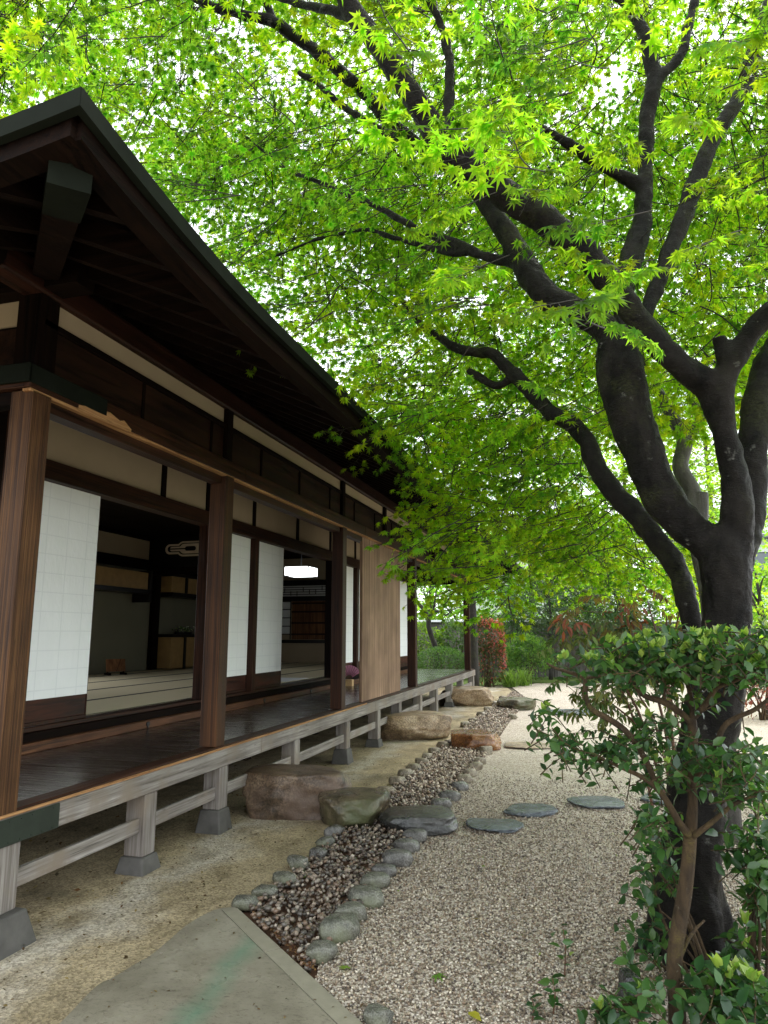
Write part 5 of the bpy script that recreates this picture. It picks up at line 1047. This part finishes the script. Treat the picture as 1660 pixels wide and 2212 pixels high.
# ================================================================== SHRUBS IN FRONT
C6 = lambda x, y: (1029.3+.42903*x, 1263.2+.42903*y)
cbase = np.append(at(1452, 2300, 3.12)[:2], 0)
cam_sh = empty('camellia_shrub', tuple(cbase), 'glossy flat topped shrub with a thin brown trunk in front of the maple', 'shrub')
def cl(rows):
    W = []
    for x, y, Y, r in rows:
        p = at(*C6(x, y), Y); W.append([*p, r*.42903*((p-CAM) @ FW)/FPX])
    S_ = spline(W, 5); return S_[:, :3], S_[:, 3]
CL = [[(1008, 2330, 3.12, 46), (1012, 2150, 3.12, 43), (998, 1930, 3.12, 40), (1018, 1750, 3.12, 38), (1050, 1560, 3.12, 36), (1068, 1380, 3.12, 34), (1078, 1240, 3.12, 33), (1090, 1100, 3.12, 27), (1085, 960, 3.12, 25), (1092, 800, 3.12, 24), (1088, 690, 3.12, 22), (1080, 580, 3.14, 15), (1062, 500, 3.15, 11), (1000, 440, 3.16, 8), (950, 380, 3.16, 6)],
 [(1070, 1260, 3.10, 22), (1020, 1195, 3.07, 20), (965, 1100, 3.04, 17), (905, 1020, 3.02, 15), (830, 965, 3.0, 12), (750, 930, 2.98, 9), (660, 890, 2.97, 7), (560, 850, 2.96, 5), (450, 800, 2.95, 4), (380, 720, 2.94, 3)],
 [(905, 1020, 3.02, 14), (880, 940, 3.04, 15), (825, 835, 3.05, 15), (760, 745, 3.05, 15), (690, 690, 3.05, 15), (580, 625, 3.05, 13), (553, 560, 3.05, 11), (545, 475, 3.05, 10), (465, 440, 3.04, 9), (400, 420, 3.03, 7), (355, 395, 3.02, 5)],
 [(1088, 700, 3.12, 18), (1030, 645, 3.10, 17), (945, 590, 3.08, 16), (850, 560, 3.06, 14), (790, 500, 3.05, 12), (720, 440, 3.04, 9), (640, 390, 3.04, 6)],
 [(1095, 670, 3.12, 16), (1160, 595, 3.1, 15), (1210, 520, 3.08, 13), (1290, 490, 3.06, 10), (1400, 440, 3.04, 7)], [(1100, 980, 3.1, 14), (1180, 870, 3.08, 14), (1245, 720, 3.06, 14), (1310, 670, 3.04, 13), (1400, 630, 3.02, 12), (1480, 570, 3.0, 10), (1560, 500, 3.0, 7)],
 [(1095, 1265, 3.1, 16), (1180, 1200, 3.08, 14), (1290, 1110, 3.06, 11), (1380, 1070, 3.05, 8), (1480, 1040, 3.04, 6)], [(545, 470, 3.05, 8), (620, 460, 3.06, 7), (700, 430, 3.07, 5), (760, 380, 3.08, 4)], [(950, 590, 3.08, 9), (940, 500, 3.1, 8), (960, 450, 3.12, 7), (900, 380, 3.12, 5)],
 [(1015, 1900, 3.12, 14), (1060, 1800, 3.12, 11), (1100, 1740, 3.14, 8), (1150, 1690, 3.16, 5)], [(1060, 2040, 3.1, 12), (1120, 2060, 3.1, 9), (1165, 2140, 3.1, 6), (1190, 2200, 3.1, 4)]]
mb = MB()
for rows in CL: p, r = cl(rows); mb.tube(p, r, 10, .22)
tr2 = mb.build('trunk', M['bark_brown'], cam_sh, smooth=True)
CAMPAL = np.array([(.024, .062, .018), (.034, .082, .020), (.018, .048, .018), (.050, .100, .024)]); YOUNG = np.array([(.18, .26, .045), (.15, .24, .045), (.22, .28, .055)])
def shoots(parent, regs, Y, pal, length=.048, dy=.22, young=None, tv=OV, nleaf=(5, 9), mat='camellia_leaf', name='foliage', up=.5, dens=.72):
    Ps, Ns, Cs, tw = [], [], [], MB(); isy = []
    for cx, cy_, rx, ry, n, yg in regs:
        for _ in range(max(2, int(n*dens))):
            a = rng.uniform(0, 6.3); q = math.sqrt(rng.uniform(0, 1)); x, y = C6(cx+rx*q*math.cos(a), cy_+ry*q*math.sin(a)); p = at(x, y, Y+rng.uniform(-dy, dy))
            d = rng.normal(size=3)*np.array([1, 1, .5])+np.array([0, 0, up]); d /= np.linalg.norm(d); L_ = rng.uniform(.08, .17); m = rng.integers(*nleaf); s_ = p-d*L_
            tw.tube([s_, p-d*L_*.4+rng.normal(0, .006, 3), p], [.0028, .0022, .0012], 4); az = rng.uniform(0, 6.3)
            for k in range(m):
                t = (k+.6)/m; az += 2.4; e1 = np.cross(d, (.2, .5, .84)); e1 /= np.linalg.norm(e1); e2 = np.cross(d, e1); o_ = (e1*math.cos(az)+e2*math.sin(az))*(1-.25*t)+d*(.25+.4*t)+np.array([0, 0, -.15])
                Ps.append(s_+d*L_*t); Ns.append(o_/np.linalg.norm(o_)); isy.append(0)
            if yg and rng.uniform() < yg:
                for k in range(rng.integers(4, 7)):
                    az += 2.4; o_ = d*.3+np.array([math.cos(az)*.45, math.sin(az)*.45, 1.0]); Ps.append(p.copy()); Ns.append(o_/np.linalg.norm(o_)); isy.append(1)
    Ps, Ns, isy = np.array(Ps), np.array(Ns), np.array(isy, bool); V, F, c = leafmass(Ps, Ns, length, pal, tv, spread=.25); c = c.reshape(len(Ps), len(tv), 3)
    if isy.any(): c[isy] = young[rng.integers(0, len(young), isy.sum())][:, None]*rng.uniform(.75, 1.2, (isy.sum(), 1, 1)); V = V.reshape(len(Ps), len(tv), 3); V[isy] = Ps[isy][:, None]+(V[isy]-Ps[isy][:, None])*.75; V = V.reshape(-1, 3)
    npmesh(name, V, F, M[mat], parent, cols=c.reshape(-1, 3)); tw.build('twigs', M['bark_brown'], parent)
shoots(cam_sh, [(760, 340, 210, 85, 52, .9), (1000, 320, 220, 90, 75, .9), (1250, 340, 230, 110, 95, .8), (1120, 410, 330, 60, 60, .2), (480, 390, 90, 35, 8, .8), (620, 450, 90, 30, 6, .2), (1450, 300, 120, 120, 36, .9),
 (345, 650, 50, 40, 8, .3), (400, 760, 60, 60, 12, 0), (480, 820, 80, 45, 12, 0), (600, 870, 90, 50, 18, .1), (720, 850, 120, 70, 24, .1), (810, 760, 120, 60, 18, .3), (880, 720, 110, 50, 14, .1),
 (950, 960, 110, 70, 18, .2), (1010, 860, 70, 70, 10, 0), (840, 1190, 65, 80, 16, .1), (900, 1130, 50, 50, 6, 0), (1140, 880, 120, 60, 18, .1), (1250, 850, 110, 70, 18, .1), (1390, 880, 90, 110, 26, .2), (1300, 1000, 120, 60, 20, .5), (1430, 1010, 70, 80, 14, .3),
 (1180, 600, 90, 50, 6, .2)], 3.08, CAMPAL, young=YOUNG)
def low_plant(x, y, Y, label, regs, n_stems=5, name='evergreen_shrub', tv=OV, length=.06, yg=YOUNG, nleaf=(5, 9)):
    b = np.append(at(x, y, Y)[:2], 0); o = empty(name, tuple(b), label, 'shrub'); mb = MB()
    for k in range(n_stems):
        rg = regs[k % len(regs)]; e = at(*C6(rg[0]+rng.uniform(-.5, .5)*rg[2], rg[1]+rng.uniform(-.3, .3)*rg[3]), Y); s_ = b+np.array([rng.normal(0, .03), rng.normal(0, .03), -.02]); S_ = spline([(*s_, .008), (*((s_+e)/2+np.array([rng.normal(0, .04), rng.normal(0, .03), .06])), .006), (*e, .003)], 5); mb.tube(S_[:, :3], S_[:, 3], 6)
    mb.build('stems', M['bark_brown'], o); shoots(o, regs, Y, CAMPAL*1.1, length, .16, yg, tv, nleaf, dens=.55); return o
low_plant(1545, 2240, 3.42, 'dark leafy shrub hugging the foot of the maple trunk', [(950, 1290, 90, 70, 14, 0), (900, 1400, 70, 60, 12, 0), (960, 1450, 70, 90, 12, 0), (860, 1590, 60, 50, 7, 0), (850, 1730, 90, 60, 14, .1), (800, 1840, 70, 60, 8, 0)], 8)
low_plant(1660, 2200, 3.55, 'tall dark leafed shrub at the right edge beside the maple', [(1390, 1420, 100, 120, 26, .1), (1430, 1250, 80, 110, 16, .2), (1440, 1600, 80, 110, 18, .1), (1400, 1790, 90, 90, 14, .1), (1340, 1890, 90, 60, 10, 0), (1480, 1480, 60, 200, 20, .1), (1350, 1230, 60, 60, 6, 0)], 9, tv=narrow(OV, .85), length=.075)
low_plant(1560, 2330, 3.02, 'low glossy shrub filling the bottom right corner', [(1230, 1970, 150, 60, 22, .3), (1380, 2060, 120, 110, 30, .2), (1180, 2110, 160, 70, 24, .1), (1330, 2190, 200, 60, 30, 0)], 9, length=.07)
low_plant(1330, 2290, 3.00, 'small leafy shrub at the bottom edge left of the brown trunk', [(700, 2130, 110, 60, 20, .2), (640, 2190, 90, 40, 12, 0), (830, 2110, 60, 60, 8, .1), (890, 2050, 40, 40, 5, 0)], 5)
def seedling(x, y, label, h_=.16):
    b = G(x, y); o = empty('seedling', tuple(b), label, 'seedling'); MB().tube([b, b+np.array([.01, 0, h_*.6]), b+np.array([.0, .01, h_])], [.004, .003, .002], 6).build('stem', M['cane'], o)
    n = 9; P = b+np.column_stack([rng.normal(0, .012, n), rng.normal(0, .012, n), np.linspace(.25, 1, n)*h_]); a = np.arange(n)*2.4; V, F, c = leafmass(P, np.column_stack([np.cos(a), np.sin(a), np.full(n, .25)])/1.03, .055, CAMPAL, spread=.2); npmesh('leaves', V, F, M['camellia_leaf'], o, cols=c)
seedling(1220, 2110, 'dark green seedling growing alone out of the gravel', .20); seedling(1196, 2190, 'small seedling at the bottom edge just below the taller one', .13); seedling(1150, 2205, 'tiny seedling at the bottom edge, left of the others', .08)
# nandina between the camellia and the trunk
nb = np.append(at(1480, 1850, 4.7)[:2], 0); nd = empty('nandina', tuple(nb), 'airy nandina with narrow green and reddish leaves behind the flat topped shrub', 'shrub'); mb = MB()
for (x, y) in ((1390, 1400), (1330, 1330), (1290, 1420), (1440, 1330), (1400, 1300), (1250, 1390), (1360, 1470), (1470, 1310), (1300, 1500)):
    e = at(x, y, 4.6+rng.uniform(-.2, .2)); s_ = nb+np.array([rng.normal(0, .05), rng.normal(0, .05), -.02]); m_ = np.array([s_[0]*.6+e[0]*.4, s_[1], e[2]*.72]); S_ = spline([(*s_, .010), (*m_, .008), (*e, .004)], 6); mb.tube(S_[:, :3], S_[:, 3], 6)
mb.build('stems', M['cane'], nd)
NPALG = np.array([(.045, .085, .03), (.03, .065, .028), (.065, .10, .03), (.09, .11, .03)]); NPALR = np.array([(.12, .065, .03), (.13, .045, .025), (.09, .085, .03), (.16, .12, .03)])
def nreg(regs, pal, nm):
    P = []
    for cx, cy_, rx, ry, n in regs:
        for _ in range(n): a = rng.uniform(0, 6.3); q = math.sqrt(rng.uniform()); P.append(at(cx+rx*q*math.cos(a), cy_+ry*q*math.sin(a), 4.6+rng.uniform(-.35, .35)))
    P = np.array(P); foliage(P, rng.uniform(0, 6.3, len(P)), rng.normal(-.45, .3, len(P)), rng.uniform(.16, .26, len(P)), .062, (narrow(OV, .62), OF), pal, nm, 'twigs', nd, M['soft_leaf'], M['cane'], keep=.42)
nreg([(1340, 1360, 130, 60, 26), (1250, 1400, 70, 50, 10), (1340, 1470, 130, 50, 20), (1262, 1500, 50, 50, 7), (1440, 1400, 60, 70, 10), (1330, 1560, 90, 40, 8)], NPALG, 'foliage')
nreg([(1390, 1310, 130, 60, 9), (1290, 1290, 90, 35, 4), (1450, 1370, 60, 60, 5)], NPALR, 'young_foliage')
# fallen leaves
def fallen(x, y, sc, colr, label, star_=False):
    p = G(x, y, .008); T = (STAR7 if star_ else (OV, OF)); V, F = bake(T[0], T[1], np.array([p]), rotm(np.array([rng.uniform(0, 6.3)]), np.array([.1]), np.array([.12])), np.array([sc])); o = npmesh('fallen_leaf', V, F, M['soft_leaf'], None, tuple(p), cols=np.tile(colr, (len(V), 1))); props(o, label, 'leaf', 'fallen leaves on the gravel')
fallen(1012, 2186, .075, (.30, .28, .03), 'yellow green fallen leaf on the gravel near the bottom edge'); fallen(944, 2105, .06, (.10, .20, .03), 'green fallen sprig leaf on the gravel left of the seedlings', True); fallen(796, 2175, .04, (.33, .30, .04), 'small yellow fallen leaf beside the slab border')
fallen(1240, 2056, .045, (.22, .28, .07), 'pale green fallen leaf left of the upright grey rock'); fallen(748, 2090, .05, (.14, .22, .03), 'green fallen leaf beside the cobble nearest the slab', True); fallen(664, 1890, .05, (.16, .24, .03), 'bright green fallen leaf lying on the brown pebbles', True)

# litter: scraps of leaf, bud scales and grit dropped by the tree
def litter(name, poly, n, z, size, pal, label):
    xs = [p[0] for p in poly]; ys_ = [p[1] for p in poly]; q = tri_sample(poly, n, (min(xs), max(xs)), (min(ys_), max(ys_)))
    TV = np.array([(-.5, 0, 0), (0, -.28, .06), (.5, 0, 0), (.1, .3, .05)]); V, F = bake(TV, np.array([(0, 1, 2, 3)]), np.column_stack([q, np.full(n, z)]), rotm(rng.uniform(0, 6.3, n), rng.normal(0, .25, n), rng.normal(0, .25, n)), size*rng.uniform(.4, 1.4, n)**1.5)
    o = npmesh(name, V, F, M['soft_leaf'], cols=np.repeat(pal[rng.integers(0, len(pal), n)]*rng.uniform(.6, 1.3, (n, 1)), 4, 0)); props(o, label, 'litter', None, 'stuff')
LPAL = np.array([(.06, .035, .02), (.10, .05, .025), (.045, .035, .025), (.14, .10, .05), (.07, .045, .025)])
litter('leaf_litter', [(-2.95, 2.2), (-2.95, 10.0)]+[tuple(p) for p in LL[12:1:-1]]+[tuple(w) for w in wav[::-1]], 1500, .002, .016, LPAL, 'brown leaf scraps and bud scales scattered on the damp sand')
litter('leaf_litter', [tuple(w) for w in wav[::4]]+[tuple(cA), tuple(cC), tuple(cC+nA*2)], 420, .016, .012, LPAL, 'brown leaf scraps lying on the wet slab')
litter('leaf_litter', ggar, 900, .009, .017, np.vstack([LPAL, [(.12, .17, .03), (.16, .19, .04)]]), 'brown and green leaf scraps scattered over the pale gravel')
litter('leaf_litter', [(-5.2, 3.1), (-2.9, 3.1), (-2.9, 12), (-5.2, 12)], 1500, .001, .03, LPAL, 'dry brown leaves lying in the dark under the veranda')
litter('leaf_litter', [tuple(G(*CR5(*p))[:2]) for p in [(150, 1250), (230, 1300), (330, 1400), (440, 1480), (480, 1560), (445, 1550), (340, 1448), (235, 1342), (140, 1246)]], 260, .018, .018, np.array([(.14, .06, .03), (.10, .045, .025), (.16, .09, .04)]), 'reddish brown litter caught between the slab edge and the pebbles')
